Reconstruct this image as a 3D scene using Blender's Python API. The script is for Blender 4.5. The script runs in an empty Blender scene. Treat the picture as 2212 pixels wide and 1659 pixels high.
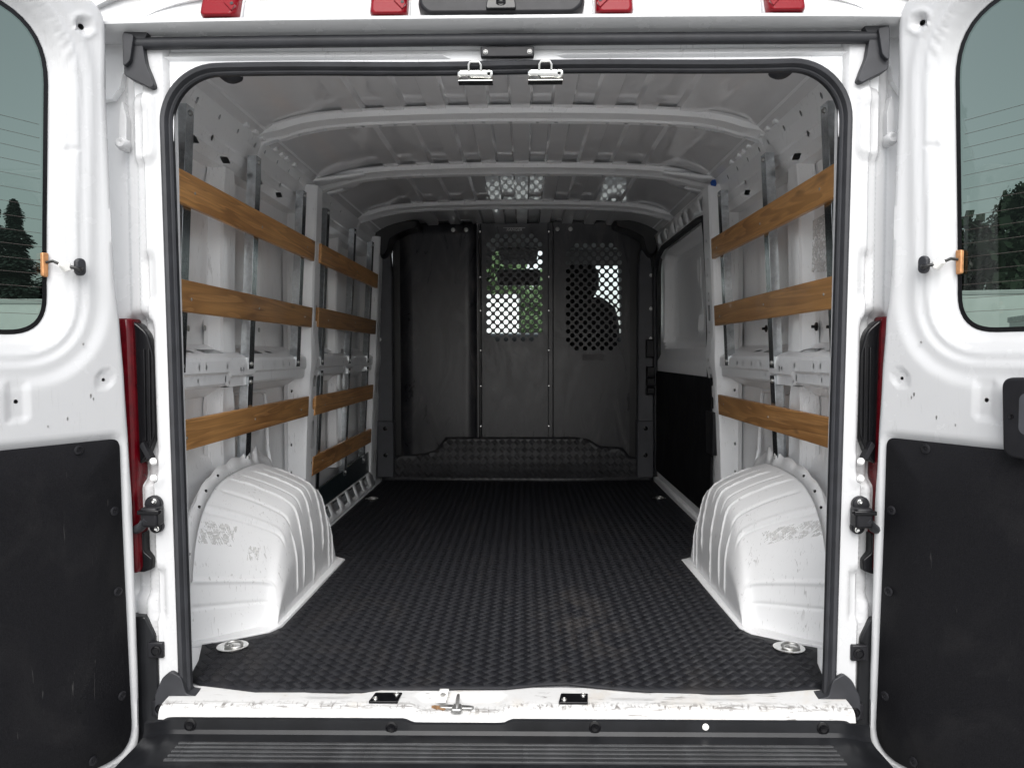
import bpy, bmesh, math, random
import numpy as np
from mathutils import Vector, Matrix
from mathutils.geometry import delaunay_2d_cdt
random.seed(7); np.random.seed(7)
scene = bpy.context.scene
COL = scene.collection
PI = math.pi
# ------------------------------------------------------------------ camera, sky, light, exposure
# metres; X right, Y into the van, Z up; Z = 0 is the top of the rubber floor mat, Y = 0 the rear door opening
GROUND = -0.62
cam_d = bpy.data.cameras.new('camera'); cam = bpy.data.objects.new('camera', cam_d); COL.objects.link(cam)
cam_d.sensor_width = 36.0; cam_d.lens = 36.0*1662/2212; cam_d.clip_start = 0.02; cam_d.clip_end = 2000
yaw, pitch, roll = math.radians(0.896), math.radians(-2.222), math.radians(-0.12)
fwd = Vector((-math.sin(yaw)*math.cos(pitch), math.cos(yaw)*math.cos(pitch), math.sin(pitch)))
rgt = fwd.cross(Vector((0, 0, 1))).normalized(); upv = rgt.cross(fwd)
rg2 = rgt*math.cos(roll)+upv*math.sin(roll); up2 = upv*math.cos(roll)-rgt*math.sin(roll)
mw = Matrix((rg2, up2, -fwd)).transposed().to_4x4(); mw.translation = Vector((0.046, -1.81, 0.806))
cam.matrix_world = mw; scene.camera = cam
SUN_EL, SUN_AZ = math.radians(47), math.radians(180)       # azimuth clockwise from +Y: behind the camera
world = bpy.data.worlds.new('World'); scene.world = world; world.use_nodes = True
wn = world.node_tree; wn.nodes.clear()
sky = wn.nodes.new('ShaderNodeTexSky'); sky.sky_type = 'NISHITA'; sky.sun_disc = False
sky.sun_elevation = SUN_EL; sky.sun_rotation = SUN_AZ; sky.air_density = 1.0; sky.dust_density = 3.0; sky.ozone_density = 1.0
hs = wn.nodes.new('ShaderNodeHueSaturation'); hs.inputs['Saturation'].default_value = 0.26      # cloud cover: nearly neutral sky
bg = wn.nodes.new('ShaderNodeBackground'); bg.inputs['Strength'].default_value = 0.14
wo = wn.nodes.new('ShaderNodeOutputWorld')
wn.links.new(sky.outputs[0], hs.inputs['Color']); wn.links.new(hs.outputs[0], bg.inputs['Color']); wn.links.new(bg.outputs[0], wo.inputs['Surface'])
sd = bpy.data.lights.new('sun', 'SUN'); sun = bpy.data.objects.new('sun', sd); COL.objects.link(sun)
sd.energy = 1.3; sd.angle = math.radians(50); sd.color = (1.0, 0.99, 0.975)
sdir = Vector((math.sin(SUN_AZ)*math.cos(SUN_EL), math.cos(SUN_AZ)*math.cos(SUN_EL), math.sin(SUN_EL)))
sun.rotation_euler = sdir.to_track_quat('Z', 'Y').to_euler()
vs = scene.view_settings; vs.view_transform = 'Standard'; vs.look = 'None'; vs.gamma = 1.0; vs.use_curve_mapping = False
vs.exposure = 0.99
scene.cycles.max_bounces = 14; scene.cycles.diffuse_bounces = 10; scene.cycles.transparent_max_bounces = 16

# ------------------------------------------------------------------ materials
def nodes(name):
    m = bpy.data.materials.new(name); m.use_nodes = True
    nt = m.node_tree; nt.nodes.clear()
    out = nt.nodes.new('ShaderNodeOutputMaterial'); b = nt.nodes.new('ShaderNodeBsdfPrincipled')
    nt.links.new(b.outputs[0], out.inputs['Surface'])
    return m, nt, b, out
def N(nt, kind, **kw):
    n = nt.nodes.new(kind)
    for k, v in kw.items():
        if k in n.inputs: n.inputs[k].default_value = v
        else: setattr(n, k, v)
    return n
def ramp(nt, fac, stops):
    r = nt.nodes.new('ShaderNodeValToRGB'); e = r.color_ramp.elements
    e[0].position, e[0].color = stops[0][0], (*stops[0][1], 1) if len(stops[0][1]) == 3 else stops[0][1]
    e[1].position, e[1].color = stops[1][0], (*stops[1][1], 1)
    for p, c in stops[2:]:
        k = e.new(p); k.color = (*c, 1)
    nt.links.new(fac, r.inputs['Fac']); return r.outputs['Color']
def coords(nt, scale=(1, 1, 1), rot=(0, 0, 0), kind='Object', rnd=False):
    tc = nt.nodes.new('ShaderNodeTexCoord'); mp = nt.nodes.new('ShaderNodeMapping')
    mp.inputs['Scale'].default_value = scale; mp.inputs['Rotation'].default_value = rot
    src = tc.outputs[kind]
    if rnd:
        oi = nt.nodes.new('ShaderNodeObjectInfo'); ad = nt.nodes.new('ShaderNodeVectorMath'); ad.operation = 'MULTIPLY_ADD'
        ad.inputs[1].default_value = (37, 11, 23)
        cb = nt.nodes.new('ShaderNodeCombineXYZ')
        for i in range(3): nt.links.new(oi.outputs['Random'], cb.inputs[i])
        nt.links.new(cb.outputs[0], ad.inputs[0]); nt.links.new(src, ad.inputs[2]); src = ad.outputs[0]
    nt.links.new(src, mp.inputs['Vector']); return mp.outputs[0]
def noise(nt, vec, scale, detail=4, rough=0.55, dist=0.0):
    n = N(nt, 'ShaderNodeTexNoise', Scale=scale, Detail=detail, Roughness=rough, Distortion=dist)
    nt.links.new(vec, n.inputs['Vector']); return n.outputs['Fac']
def mixc(nt, fac, a, b, blend='MIX'):
    m = nt.nodes.new('ShaderNodeMix'); m.data_type = 'RGBA'; m.blend_type = blend
    for s, v in ((m.inputs['Factor'], fac), (m.inputs['A'], a), (m.inputs['B'], b)):
        if isinstance(v, (tuple, float, int)): s.default_value = (*v, 1) if isinstance(v, tuple) and len(v) == 3 else v
        else: nt.links.new(v, s)
    return m.outputs['Result']
def mathn(nt, op, a, b=0.0, clamp=False):
    m = nt.nodes.new('ShaderNodeMath'); m.operation = op; m.use_clamp = clamp
    for s, v in ((m.inputs[0], a), (m.inputs[1], b)):
        if isinstance(v, (float, int)): s.default_value = v
        else: nt.links.new(v, s)
    return m.outputs[0]
def bump(nt, b, h, strength=0.2, dist=0.002):
    n = N(nt, 'ShaderNodeBump', Strength=strength, Distance=dist); nt.links.new(h, n.inputs['Height']); nt.links.new(n.outputs[0], b.inputs['Normal'])
M = {}
def plain(name, col, rough=0.5, metal=0.0, coat=0.0, var=0.12, vscale=18, bmp=0.0, bscale=300, spec=0.5):
    m, nt, b, _ = nodes(name); v = coords(nt)
    f = noise(nt, v, vscale, 5)
    dk = tuple(c*(1-var) for c in col); lt = tuple(min(1, c*(1+var)) for c in col)
    nt.links.new(ramp(nt, f, [(0.3, dk), (0.7, lt)]), b.inputs['Base Color'])
    r = N(nt, 'ShaderNodeMapRange'); r.inputs['To Min'].default_value = max(0.03, rough-0.08); r.inputs['To Max'].default_value = min(1, rough+0.08)
    nt.links.new(noise(nt, v, vscale*2.3, 4), r.inputs['Value']); nt.links.new(r.outputs[0], b.inputs['Roughness'])
    b.inputs['Metallic'].default_value = metal; b.inputs['Coat Weight'].default_value = coat; b.inputs['Coat Roughness'].default_value = 0.12
    b.inputs['Specular IOR Level'].default_value = spec
    if bmp: bump(nt, b, noise(nt, v, bscale, 2), bmp, 0.001)
    M[name] = m; return m
def paint(name, col=(0.80, 0.81, 0.82), rough=0.32, scuff=0.0, grime=0.0, axis='x', wear=None, bmp=0.06):
    m, nt, b, _ = nodes(name); v = coords(nt)
    base = ramp(nt, noise(nt, v, 3.0, 5), [(0.3, tuple(c*0.955 for c in col)), (0.72, col)])
    if grime:
        g = ramp(nt, noise(nt, v, 7.0, 8, 0.7, 0.6), [(0.52, (0, 0, 0)), (0.74, (grime, grime, grime))])
        base = mixc(nt, g, base, (0.52, 0.47, 0.40))
    if scuff:
        sc = {'x': (6, 60, 60), 'z': (60, 60, 7), 'y': (60, 6, 60)}[axis]
        tot = None
        for k, (rz, th) in enumerate(((0.0, 0.63), (0.5, 0.65), (-0.7, 0.66), (1.2, 0.67))):
            vv = coords(nt, sc, (rz*0.3, rz, rz*0.5))
            n1 = noise(nt, vv, 1.6+0.5*k, 3, 0.5, 1.2)
            n2 = noise(nt, v, 9+4*k, 3)
            a = mathn(nt, 'MULTIPLY', ramp(nt, n1, [(th, (0, 0, 0)), (th+0.03, (1, 1, 1))]), ramp(nt, n2, [(0.50, (0, 0, 0)), (0.62, (1, 1, 1))]))
            tot = a if tot is None else mathn(nt, 'MAXIMUM', tot, a)
        tot = mathn(nt, 'MULTIPLY', tot, scuff)
        base = mixc(nt, tot, base, (0.20, 0.19, 0.18))
    if wear:                                  # rubbed stripe along the loading edge, broken up by noise
        sp = nt.nodes.new('ShaderNodeSeparateXYZ'); nt.links.new(v, sp.inputs[0])
        w = mathn(nt, 'SUBTRACT', 1.0, mathn(nt, 'MULTIPLY', mathn(nt, 'ABSOLUTE', mathn(nt, 'SUBTRACT', sp.outputs['Y'], wear[0])), 1.0/wear[1]), True)
        a1 = noise(nt, coords(nt, (9, 90, 60)), 1.0, 7, 0.75, 1.0); a2 = noise(nt, coords(nt, (70, 30, 60), (0, 0, 0.6)), 1.0, 4, 0.6, 1.5)
        k = mathn(nt, 'MULTIPLY', w, ramp(nt, mathn(nt, 'MAXIMUM', a1, a2), [(0.52, (0, 0, 0)), (0.60, (1, 1, 1))]))
        base = mixc(nt, k, base, (0.17, 0.16, 0.15))
    nt.links.new(base, b.inputs['Base Color'])
    r = N(nt, 'ShaderNodeMapRange'); r.inputs['To Min'].default_value = rough-0.06; r.inputs['To Max'].default_value = rough+0.1
    nt.links.new(noise(nt, v, 11, 5), r.inputs['Value']); nt.links.new(r.outputs[0], b.inputs['Roughness'])
    b.inputs['Coat Weight'].default_value = 0.25 if bmp else 0.8; b.inputs['Coat Roughness'].default_value = 0.15 if bmp else 0.03
    if bmp: bump(nt, b, noise(nt, v, 140, 3), bmp, 0.0008)
    M[name] = m; return m
paint('body_white', (0.53, 0.535, 0.542), 0.24, scuff=0.12, axis='z')
paint('inner_white', (0.88, 0.89, 0.90), 0.30, scuff=0.25, axis='z')
paint('sill_white', (0.60, 0.60, 0.595), 0.32, scuff=1.0, grime=0.7, axis='x', wear=(-0.058, 0.022))
paint('well_white', (0.75, 0.755, 0.76), 0.36, scuff=0.45, axis='z')
paint('roof_white', (0.86, 0.86, 0.87), 0.11, bmp=0.0)
plain('rubber', (0.022, 0.023, 0.027), 0.55, var=0.25, bmp=0.05, bscale=220)
plain('black_plastic', (0.009, 0.009, 0.011), 0.42, var=0.3, bmp=0.12, bscale=700, spec=0.3)
plain('bumper_plastic', (0.009, 0.0095, 0.011), 0.32, var=0.4, vscale=9, bmp=0.1, bscale=500, spec=0.32)
plain('rib_plastic', (0.035, 0.036, 0.038), 0.25, var=0.4, vscale=14)  # worn rib tops, their bright highlights put into the paler grey
plain('dark_plastic', (0.005, 0.005, 0.006), 0.35, var=0.2)
plain('gloss_black', (0.004, 0.004, 0.005), 0.22, var=0.2, spec=0.3)
plain('steel', (0.60, 0.63, 0.65), 0.19, metal=1.0, var=0.16, vscale=60, bmp=0.02, bscale=120)
plain('chrome', (0.80, 0.80, 0.78), 0.16, metal=1.0, var=0.1, vscale=80)
plain('zinc_dull', (0.42, 0.42, 0.41), 0.42, metal=0.9, var=0.2, vscale=60)
plain('bolt_white', (0.75, 0.75, 0.74), 0.35, var=0.05)
plain('old_sticker', (0.085, 0.083, 0.084), 0.6)
plain('grey_trim', (0.052, 0.054, 0.062), 0.55, var=0.12, bmp=0.1, bscale=500)
plain('cab_grey', (0.20, 0.20, 0.20), 0.8, var=0.1)
plain('seat_fabric', (0.016, 0.016, 0.019), 0.85, var=0.3, vscale=120, bmp=0.3, bscale=900)
plain('blue_tape', (0.01, 0.07, 0.32), 0.5, var=0.2, vscale=90)
plain('copper', (0.55, 0.27, 0.12), 0.4, metal=0.5, var=0.2, vscale=90)
plain('white_plastic', (0.78, 0.77, 0.74), 0.4, var=0.05)
def residue_mat():
    m, nt, b, out = nodes('residue'); v = coords(nt, (1, 1, 1), (0.3, 0.5, 0.4))
    st = noise(nt, coords(nt, (45, 45, 70), (0.2, 0.5, 0.1)), 1.0, 9, 0.8, 0.6)
    nt.links.new(ramp(nt, st, [(0.35, (0.50, 0.495, 0.485)), (0.62, (0.68, 0.675, 0.665))]), b.inputs['Base Color']); b.inputs['Roughness'].default_value = 0.75
    tr = nt.nodes.new('ShaderNodeBsdfTransparent'); mx = nt.nodes.new('ShaderNodeMixShader')
    k = mathn(nt, 'ADD', mathn(nt, 'MULTIPLY', st, 0.6), mathn(nt, 'MULTIPLY', noise(nt, v, 26, 5, 0.7, 1.0), 0.5))
    nt.links.new(ramp(nt, k, [(0.49, (0, 0, 0)), (0.60, (0.8, 0.8, 0.8))]), mx.inputs[0]); nt.links.new(tr.outputs[0], mx.inputs[1]); nt.links.new(b.outputs[0], mx.inputs[2]); nt.links.new(mx.outputs[0], out.inputs['Surface']); M['residue'] = m
residue_mat()
plain('wire', (0.012, 0.012, 0.012), 0.4, var=0.1)
plain('dark_strip', (0.012, 0.022, 0.026), 0.35, var=0.2)
plain('heater', (0.06, 0.05, 0.045), 0.6)
plain('rust', (0.20, 0.11, 0.05), 0.8, var=0.4, vscale=200)
plain('tyre', (0.02, 0.02, 0.02), 0.8)
plain('bark', (0.05, 0.035, 0.025), 0.9, var=0.3, bmp=0.5, bscale=20)
plain('conifer', (0.012, 0.024, 0.017), 0.8, var=0.5, vscale=1.2)
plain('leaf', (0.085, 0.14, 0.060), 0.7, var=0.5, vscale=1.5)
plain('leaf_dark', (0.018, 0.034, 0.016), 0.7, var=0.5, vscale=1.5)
plain('trailer_white', (0.75, 0.76, 0.76), 0.4, var=0.05, vscale=2)
def board_mat():
    m, nt, b, _ = nodes('trim_board'); v = coords(nt)
    f = noise(nt, v, 420, 2, 0.6)
    c = ramp(nt, f, [(0.35, (0.002, 0.002, 0.003)), (0.72, (0.0085, 0.0085, 0.0105))])
    sm = noise(nt, coords(nt, (3, 3, 2)), 2.0, 6, 0.65, 0.8)
    c = mixc(nt, ramp(nt, sm, [(0.50, (0, 0, 0)), (0.80, (0.35, 0.35, 0.35))]), c, (0.030, 0.029, 0.029))
    scr = mathn(nt, 'MULTIPLY', ramp(nt, noise(nt, coords(nt, (70, 70, 6), (0.3, 0.4, 0.2)), 1.5, 3, 0.5, 1.0), [(0.70, (0, 0, 0)), (0.73, (0.5, 0.5, 0.5))]), ramp(nt, noise(nt, v, 5, 2), [(0.52, (0, 0, 0)), (0.6, (1, 1, 1))]))
    c = mixc(nt, scr, c, (0.07, 0.068, 0.066))
    nt.links.new(c, b.inputs['Base Color'])
    nt.links.new(ramp(nt, sm, [(0.35, (0.60, 0.60, 0.60)), (0.7, (0.78, 0.78, 0.78))]), b.inputs['Roughness']); b.inputs['Specular IOR Level'].default_value = 0.2; bump(nt, b, f, 0.35, 0.0012); M['trim_board'] = m
board_mat()
def wood_mat():
    m, nt, b, _ = nodes('wood'); v = coords(nt, (16, 0.9, 16), rnd=True); vf = coords(nt, (1, 1, 1), rnd=True)
    wv = coords(nt, (9, 0.55, 9), rnd=True)
    warp = noise(nt, wv, 1.3, 3, 0.5, 0.8)
    rings = mathn(nt, 'FRACT', mathn(nt, 'MULTIPLY', warp, 8.0))
    rr = ramp(nt, rings, [(0.0, (0.135, 0.062, 0.024)), (0.45, (0.29, 0.148, 0.058)), (0.90, (0.37, 0.20, 0.086)), (1.0, (0.135, 0.062, 0.024))])
    fine = noise(nt, coords(nt, (220, 5, 220), rnd=True), 1.0, 4, 0.65)
    c = mixc(nt, ramp(nt, fine, [(0.38, (0, 0, 0)), (0.62, (0.72, 0.72, 0.72))]), rr, (0.165, 0.083, 0.036))
    big = noise(nt, coords(nt, (3, 1.2, 3), rnd=True), 1.5, 3)
    c = mixc(nt, ramp(nt, big, [(0.35, (0.0, 0.0, 0.0)), (0.7, (0.55, 0.55, 0.55))]), c, (0.40, 0.22, 0.09))
    oi = nt.nodes.new('ShaderNodeObjectInfo'); hv = nt.nodes.new('ShaderNodeHueSaturation'); hv.inputs['Saturation'].default_value = 1.05
    mr = N(nt, 'ShaderNodeMapRange'); mr.inputs['To Min'].default_value = 1.2; mr.inputs['To Max'].default_value = 2.0; nt.links.new(oi.outputs['Random'], mr.inputs['Value']); nt.links.new(mr.outputs[0], hv.inputs['Value'])
    nt.links.new(c, hv.inputs['Color']); kn = noise(nt, coords(nt, (14, 3.2, 14), rnd=True), 1.0, 2, 0.5, 0.4)
    c = mixc(nt, ramp(nt, kn, [(0.70, (0, 0, 0)), (0.78, (0.75, 0.75, 0.75))]), hv.outputs[0], (0.085, 0.045, 0.022))
    nt.links.new(c, b.inputs['Base Color']); b.inputs['Roughness'].default_value = 0.38
    b.inputs['Coat Weight'].default_value = 0.15; bump(nt, b, fine, 0.12, 0.0006); M['wood'] = m
wood_mat()
def mat_rubber():
    m, nt, b, _ = nodes('mat_rubber'); v = coords(nt); b.inputs['Specular IOR Level'].default_value = 0.28
    base = ramp(nt, noise(nt, v, 30, 4), [(0.3, (0.0055, 0.006, 0.008)), (0.7, (0.0105, 0.011, 0.0142))])
    d1 = noise(nt, coords(nt, (2.2, 1.1, 1)), 1.6, 6, 0.7, 0.8)
    dust = ramp(nt, d1, [(0.56, (0, 0, 0)), (0.80, (0.55, 0.55, 0.55))])
    c = mixc(nt, dust, base, (0.034, 0.030, 0.027))
    sb = nt.nodes.new('ShaderNodeVectorMath'); sb.operation = 'SUBTRACT'; sb.inputs[1].default_value = (0.20, 0.42, 0.0); nt.links.new(v, sb.inputs[0])
    sc_ = nt.nodes.new('ShaderNodeVectorMath'); sc_.operation = 'MULTIPLY'; sc_.inputs[1].default_value = (5.5, 1.9, 0.0); nt.links.new(sb.outputs[0], sc_.inputs[0])
    ln = nt.nodes.new('ShaderNodeVectorMath'); ln.operation = 'LENGTH'; nt.links.new(sc_.outputs[0], ln.inputs[0])
    sm = mathn(nt, 'MULTIPLY', ramp(nt, ln.outputs['Value'], [(0.0, (1, 1, 1)), (1.0, (0, 0, 0))]), ramp(nt, noise(nt, coords(nt, (9, 4, 1), (0, 0, 0.2)), 1.0, 7, 0.72, 1.2), [(0.45, (0, 0, 0)), (0.72, (0.9, 0.9, 0.9))]))
    c = mixc(nt, sm, c, (0.050, 0.044, 0.040))
    spk = ramp(nt, noise(nt, v, 190, 1, 0.4), [(0.80, (0, 0, 0)), (0.83, (1, 1, 1))])
    c = mixc(nt, spk, c, (0.16, 0.15, 0.14))
    nt.links.new(c, b.inputs['Base Color']); b.inputs['Roughness'].default_value = 0.55; M['mat_rubber'] = m
plain('mat_riser_lit', (0.017, 0.017, 0.020), 0.42, var=0.35, vscale=9)  # paler mat rubber: light falling on the riser is put into the colour
mat_rubber()
def partition_mat():
    m, nt, b, _ = nodes('partition_black'); v = coords(nt)
    sm = noise(nt, coords(nt, (2.6, 1, 1.0)), 2.4, 8, 0.66, 2.2)
    base = ramp(nt, sm, [(0.36, (0.016, 0.017, 0.021)), (0.54, (0.032, 0.032, 0.036)), (0.70, (0.080, 0.077, 0.077))])
    nt.links.new(base, b.inputs['Base Color'])
    nt.links.new(ramp(nt, sm, [(0.35, (0.26, 0.26, 0.26)), (0.7, (0.44, 0.44, 0.44))]), b.inputs['Roughness'])
    bump(nt, b, noise(nt, v, 260, 2), 0.08, 0.0006); M['partition_black'] = m
partition_mat()
def red_lens():
    m, nt, b, _ = nodes('red_lens'); v = coords(nt)
    b.inputs['Base Color'].default_value = (0.17, 0.001, 0.006, 1); b.inputs['Roughness'].default_value = 0.16
    b.inputs['Specular IOR Level'].default_value = 0.22
    w = N(nt, 'ShaderNodeTexChecker', Scale=260.0); nt.links.new(v, w.inputs['Vector'])
    bump(nt, b, w.outputs['Fac'], 0.15, 0.001); M['red_lens'] = m
red_lens()
plain('tail_red', (0.085, 0.0008, 0.004), 0.18, var=0.3, vscale=40, spec=0.3)
def glass_mat(name, tint, refl=0.5):
    m = bpy.data.materials.new(name); m.use_nodes = True; nt = m.node_tree; nt.nodes.clear()
    out = nt.nodes.new('ShaderNodeOutputMaterial'); t = N(nt, 'ShaderNodeBsdfTransparent'); t.inputs['Color'].default_value = (*tint, 1)
    g = N(nt, 'ShaderNodeBsdfGlossy', Roughness=0.02); g.inputs['Color'].default_value = (0.9, 0.95, 0.93, 1)
    fr = N(nt, 'ShaderNodeFresnel', IOR=1.5); mx = nt.nodes.new('ShaderNodeMixShader')
    nt.links.new(mathn(nt, 'MULTIPLY', fr.outputs[0], refl), mx.inputs[0]); nt.links.new(t.outputs[0], mx.inputs[1]); nt.links.new(g.outputs[0], mx.inputs[2])
    nt.links.new(mx.outputs[0], out.inputs['Surface']); M[name] = m
glass_mat('tinted_glass', (0.185, 0.235, 0.208), 0.6)
glass_mat('clear_glass', (0.82, 0.88, 0.86), 0.5)
def ground_mat():
    m, nt, b, _ = nodes('pale_concrete'); v = coords(nt)  # light concrete, paled to bounce more light into the load bay
    c = ramp(nt, noise(nt, v, 0.6, 6), [(0.3, (0.38, 0.38, 0.375)), (0.7, (0.47, 0.47, 0.465))])
    c = mixc(nt, ramp(nt, noise(nt, v, 60, 3), [(0.4, (0, 0, 0)), (0.7, (0.5, 0.5, 0.5))]), c, (0.29, 0.29, 0.285))
    nt.links.new(c, b.inputs['Base Color']); b.inputs['Roughness'].default_value = 0.9
    bump(nt, b, noise(nt, v, 90, 4), 0.4, 0.01); M['pale_concrete'] = m
ground_mat()

# ------------------------------------------------------------------ mesh helpers
WM = {}
def reg(o, parent):
    COL.objects.link(o)
    if parent is not None:
        o.parent = parent; o.matrix_parent_inverse = WM[parent.name].inverted()
    WM[o.name] = Matrix.Identity(4)
    return o
def thing(name, label, cat, loc=(0, 0, 0), group=None):
    o = bpy.data.objects.new(name, None); o.empty_display_size = 0.1
    COL.objects.link(o); o.location = loc; WM[o.name] = Matrix.Translation(loc)
    tag(o, label, cat, group); return o
def tag(o, label, cat, group=None):
    o['label'] = label; o['category'] = cat
    if group: o['group'] = group
    return o
def smoothstep(a, b, x):
    t = np.clip((x-a)/(b-a), 0, 1); return t*t*(3-2*t)
def inpoly(P, poly):
    x, y = P[:, 0], P[:, 1]; c = np.zeros(len(P), bool); n = len(poly)
    for i in range(n):
        x1, y1 = poly[i]; x2, y2 = poly[(i+1) % n]
        if y1 == y2: continue
        k = ((y1 > y) != (y2 > y)) & (x < (x2-x1)*(y-y1)/(y2-y1)+x1); c ^= k
    return c
def circle(cx, cy, r, n=14, ry=None):
    ry = r if ry is None else ry
    return [(cx+r*math.cos(2*PI*i/n), cy+ry*math.sin(2*PI*i/n)) for i in range(n)]
def rrect(cx, cy, hx, hy, r, n=5):
    out = []; r = min(r, hx*0.999, hy*0.999)
    for sx, sy, a0 in ((1, 1, 0), (-1, 1, 90), (-1, -1, 180), (1, -1, 270)):
        for i in range(n+1):
            a = math.radians(a0+90*i/n); out.append((cx+sx*(hx-r)+r*math.cos(a), cy+sy*(hy-r)+r*math.sin(a)))
    return out
def roundpoly(pts, r, n=4):
    out = []; m = len(pts)
    for i in range(m):
        p = Vector(pts[i]); a = Vector(pts[i-1]); b = Vector(pts[(i+1) % m])
        rr = r[i] if isinstance(r, (list, tuple)) else r
        da, db = (a-p), (b-p); k = min(rr, da.length*0.49, db.length*0.49)
        p1 = p+da.normalized()*k; p2 = p+db.normalized()*k
        for j in range(n+1):
            t = j/n; q = p1*(1-t)**2+p*2*t*(1-t)+p2*t*t; out.append((q.x, q.y))
    return out
def sd_rr(x, y, cx, cy, hx, hy, r):
    qx = np.abs(x-cx)-(hx-r); qy = np.abs(y-cy)-(hy-r)
    return np.hypot(np.maximum(qx, 0), np.maximum(qy, 0))+np.minimum(np.maximum(qx, qy), 0)-r
def sd_poly(P, poly):
    P = np.asarray(P); d = np.full(len(P), 1e9); n = len(poly)
    for i in range(n):
        a = np.array(poly[i]); b = np.array(poly[(i+1) % n]); ab = b-a; L = ab@ab
        if L < 1e-14: continue
        t = np.clip(((P-a)@ab)/L, 0, 1); q = a+t[:, None]*ab
        d = np.minimum(d, np.hypot(*(P-q).T))
    return np.where(inpoly(P, poly), -d, d)
class MB:
    def __init__(s): s.v = []; s.f = []
    def add(s, vs_, fs):
        o = len(s.v); s.v.extend(tuple(map(float, p)) for p in vs_); s.f.extend(tuple(i+o for i in f) for f in fs); return s
    def box(s, x0, x1, y0, y1, z0, z1):
        vv = [(x, y, z) for z in (z0, z1) for y in (y0, y1) for x in (x0, x1)]
        return s.add(vv, [(0, 2, 3, 1), (4, 5, 7, 6), (0, 1, 5, 4), (2, 6, 7, 3), (0, 4, 6, 2), (1, 3, 7, 5)])
    def loft(s, rings, closed=True, cap=True):
        n = len(rings[0]); vv = [p for r in rings for p in r]; ff = []
        for i in range(len(rings)-1):
            for j in range(n if closed else n-1):
                k = (j+1) % n; ff.append((i*n+j, i*n+k, (i+1)*n+k, (i+1)*n+j))
        if cap and closed: ff += [tuple(range(n))[::-1], tuple((len(rings)-1)*n+j for j in range(n))]
        return s.add(vv, ff)
    def prism(s, poly, f, h0, h1):          # f(a, b, h) -> xyz
        return s.loft([[f(a, b, h0) for a, b in poly], [f(a, b, h1) for a, b in poly]])
    def tube(s, pts, r, n=8, cap=True):
        rings = []; pts = [Vector(p) for p in pts]; m = len(pts)
        t0 = (pts[1]-pts[0]).normalized(); ref = Vector((0, 0, 1)) if abs(t0.z) < 0.9 else Vector((1, 0, 0)); a = t0.cross(ref).normalized()
        for i in range(m):
            t = (pts[min(i+1, m-1)]-pts[max(i-1, 0)]).normalized(); a = (a-t*a.dot(t)).normalized(); b = t.cross(a)
            rr = r[i] if isinstance(r, (list, tuple)) else r
            rings.append([pts[i]+(a*math.cos(2*PI*j/n)+b*math.sin(2*PI*j/n))*rr for j in range(n)])
        return s.loft(rings, True, cap)
    def lathe(s, prof, c, ax, n=14):         # prof [(r, h)] along unit axis ax from point c
        ax = Vector(ax).normalized(); ref = Vector((0, 0, 1)) if abs(ax.z) < 0.9 else Vector((1, 0, 0))
        a = ax.cross(ref).normalized(); b = ax.cross(a); c = Vector(c)
        return s.loft([[c+ax*h+(a*math.cos(2*PI*j/n)+b*math.sin(2*PI*j/n))*r for j in range(n)] for r, h in prof])
    def sheet(s, func, outer, holes=(), lines=(), grid=None, margin=0.35):
        """flat CDT of outline with holes (2-D), mapped by func(U, V arrays) -> (n,3)"""
        P = []; Ed = []
        def dens(pl, closed):
            if not grid: return pl
            out = []; n_ = len(pl)
            for i in range(n_ if closed else n_-1):
                a, b = pl[i], pl[(i+1) % n_]; k = max(1, int(math.ceil(max(abs(b[0]-a[0])/grid[0], abs(b[1]-a[1])/grid[1]))))
                out += [(a[0]+(b[0]-a[0])*q/k, a[1]+(b[1]-a[1])*q/k) for q in range(k)]
            return out if closed else out+[pl[-1]]
        outer = dens(outer, True); lines = [dens(ln, False) for ln in lines]
        def loop(pl):
            o = len(P); P.extend(pl); n = len(pl); Ed.extend((o+i, o+(i+1) % n) for i in range(n))
        loop(outer)
        for h in holes: loop(h)
        for ln in lines:
            o = len(P); P.extend(ln); Ed.extend((o+i, o+i+1) for i in range(len(ln)-1))
        if grid:
            O = np.array(outer); mn, mx = O.min(0), O.max(0); gx, gy = grid
            X, Y = np.meshgrid(np.linspace(mn[0], mx[0], max(2, int((mx[0]-mn[0])/gx)+1)), np.linspace(mn[1], mx[1], max(2, int((mx[1]-mn[1])/gy)+1)))
            G = np.stack([X.ravel(), Y.ravel()], 1); G = G+0
            keep = sd_poly(G, outer) < -margin*min(gx, gy)
            for h in holes: 
                H = np.array(h); hm, hx_ = H.min(0)-max(grid), H.max(0)+max(grid)
                near = keep & (G > hm).all(1) & (G < hx_).all(1)
                if near.any():
                    idx = np.where(near)[0]; keep[idx] = sd_poly(G[idx], h) > margin*min(gx, gy)
            P.extend(map(tuple, G[keep]))
        r = delaunay_2d_cdt([Vector(p) for p in P], Ed, [], 0, 1e-7)
        V = np.array([(p.x, p.y) for p in r[0]]); T = np.array([f for f in r[2] if len(f) == 3])
        Cn = V[T].mean(1); ok = inpoly(Cn, outer)
        for h in holes:
            H = np.array(h); hm, hx_ = H.min(0), H.max(0); near = ok & (Cn > hm).all(1) & (Cn < hx_).all(1)
            idx = np.where(near)[0]
            if len(idx): ok[idx] &= ~inpoly(Cn[idx], h)
        W = func(V[:, 0], V[:, 1]); s.add(W, [tuple(t) for t in T[ok]]); return s
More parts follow.
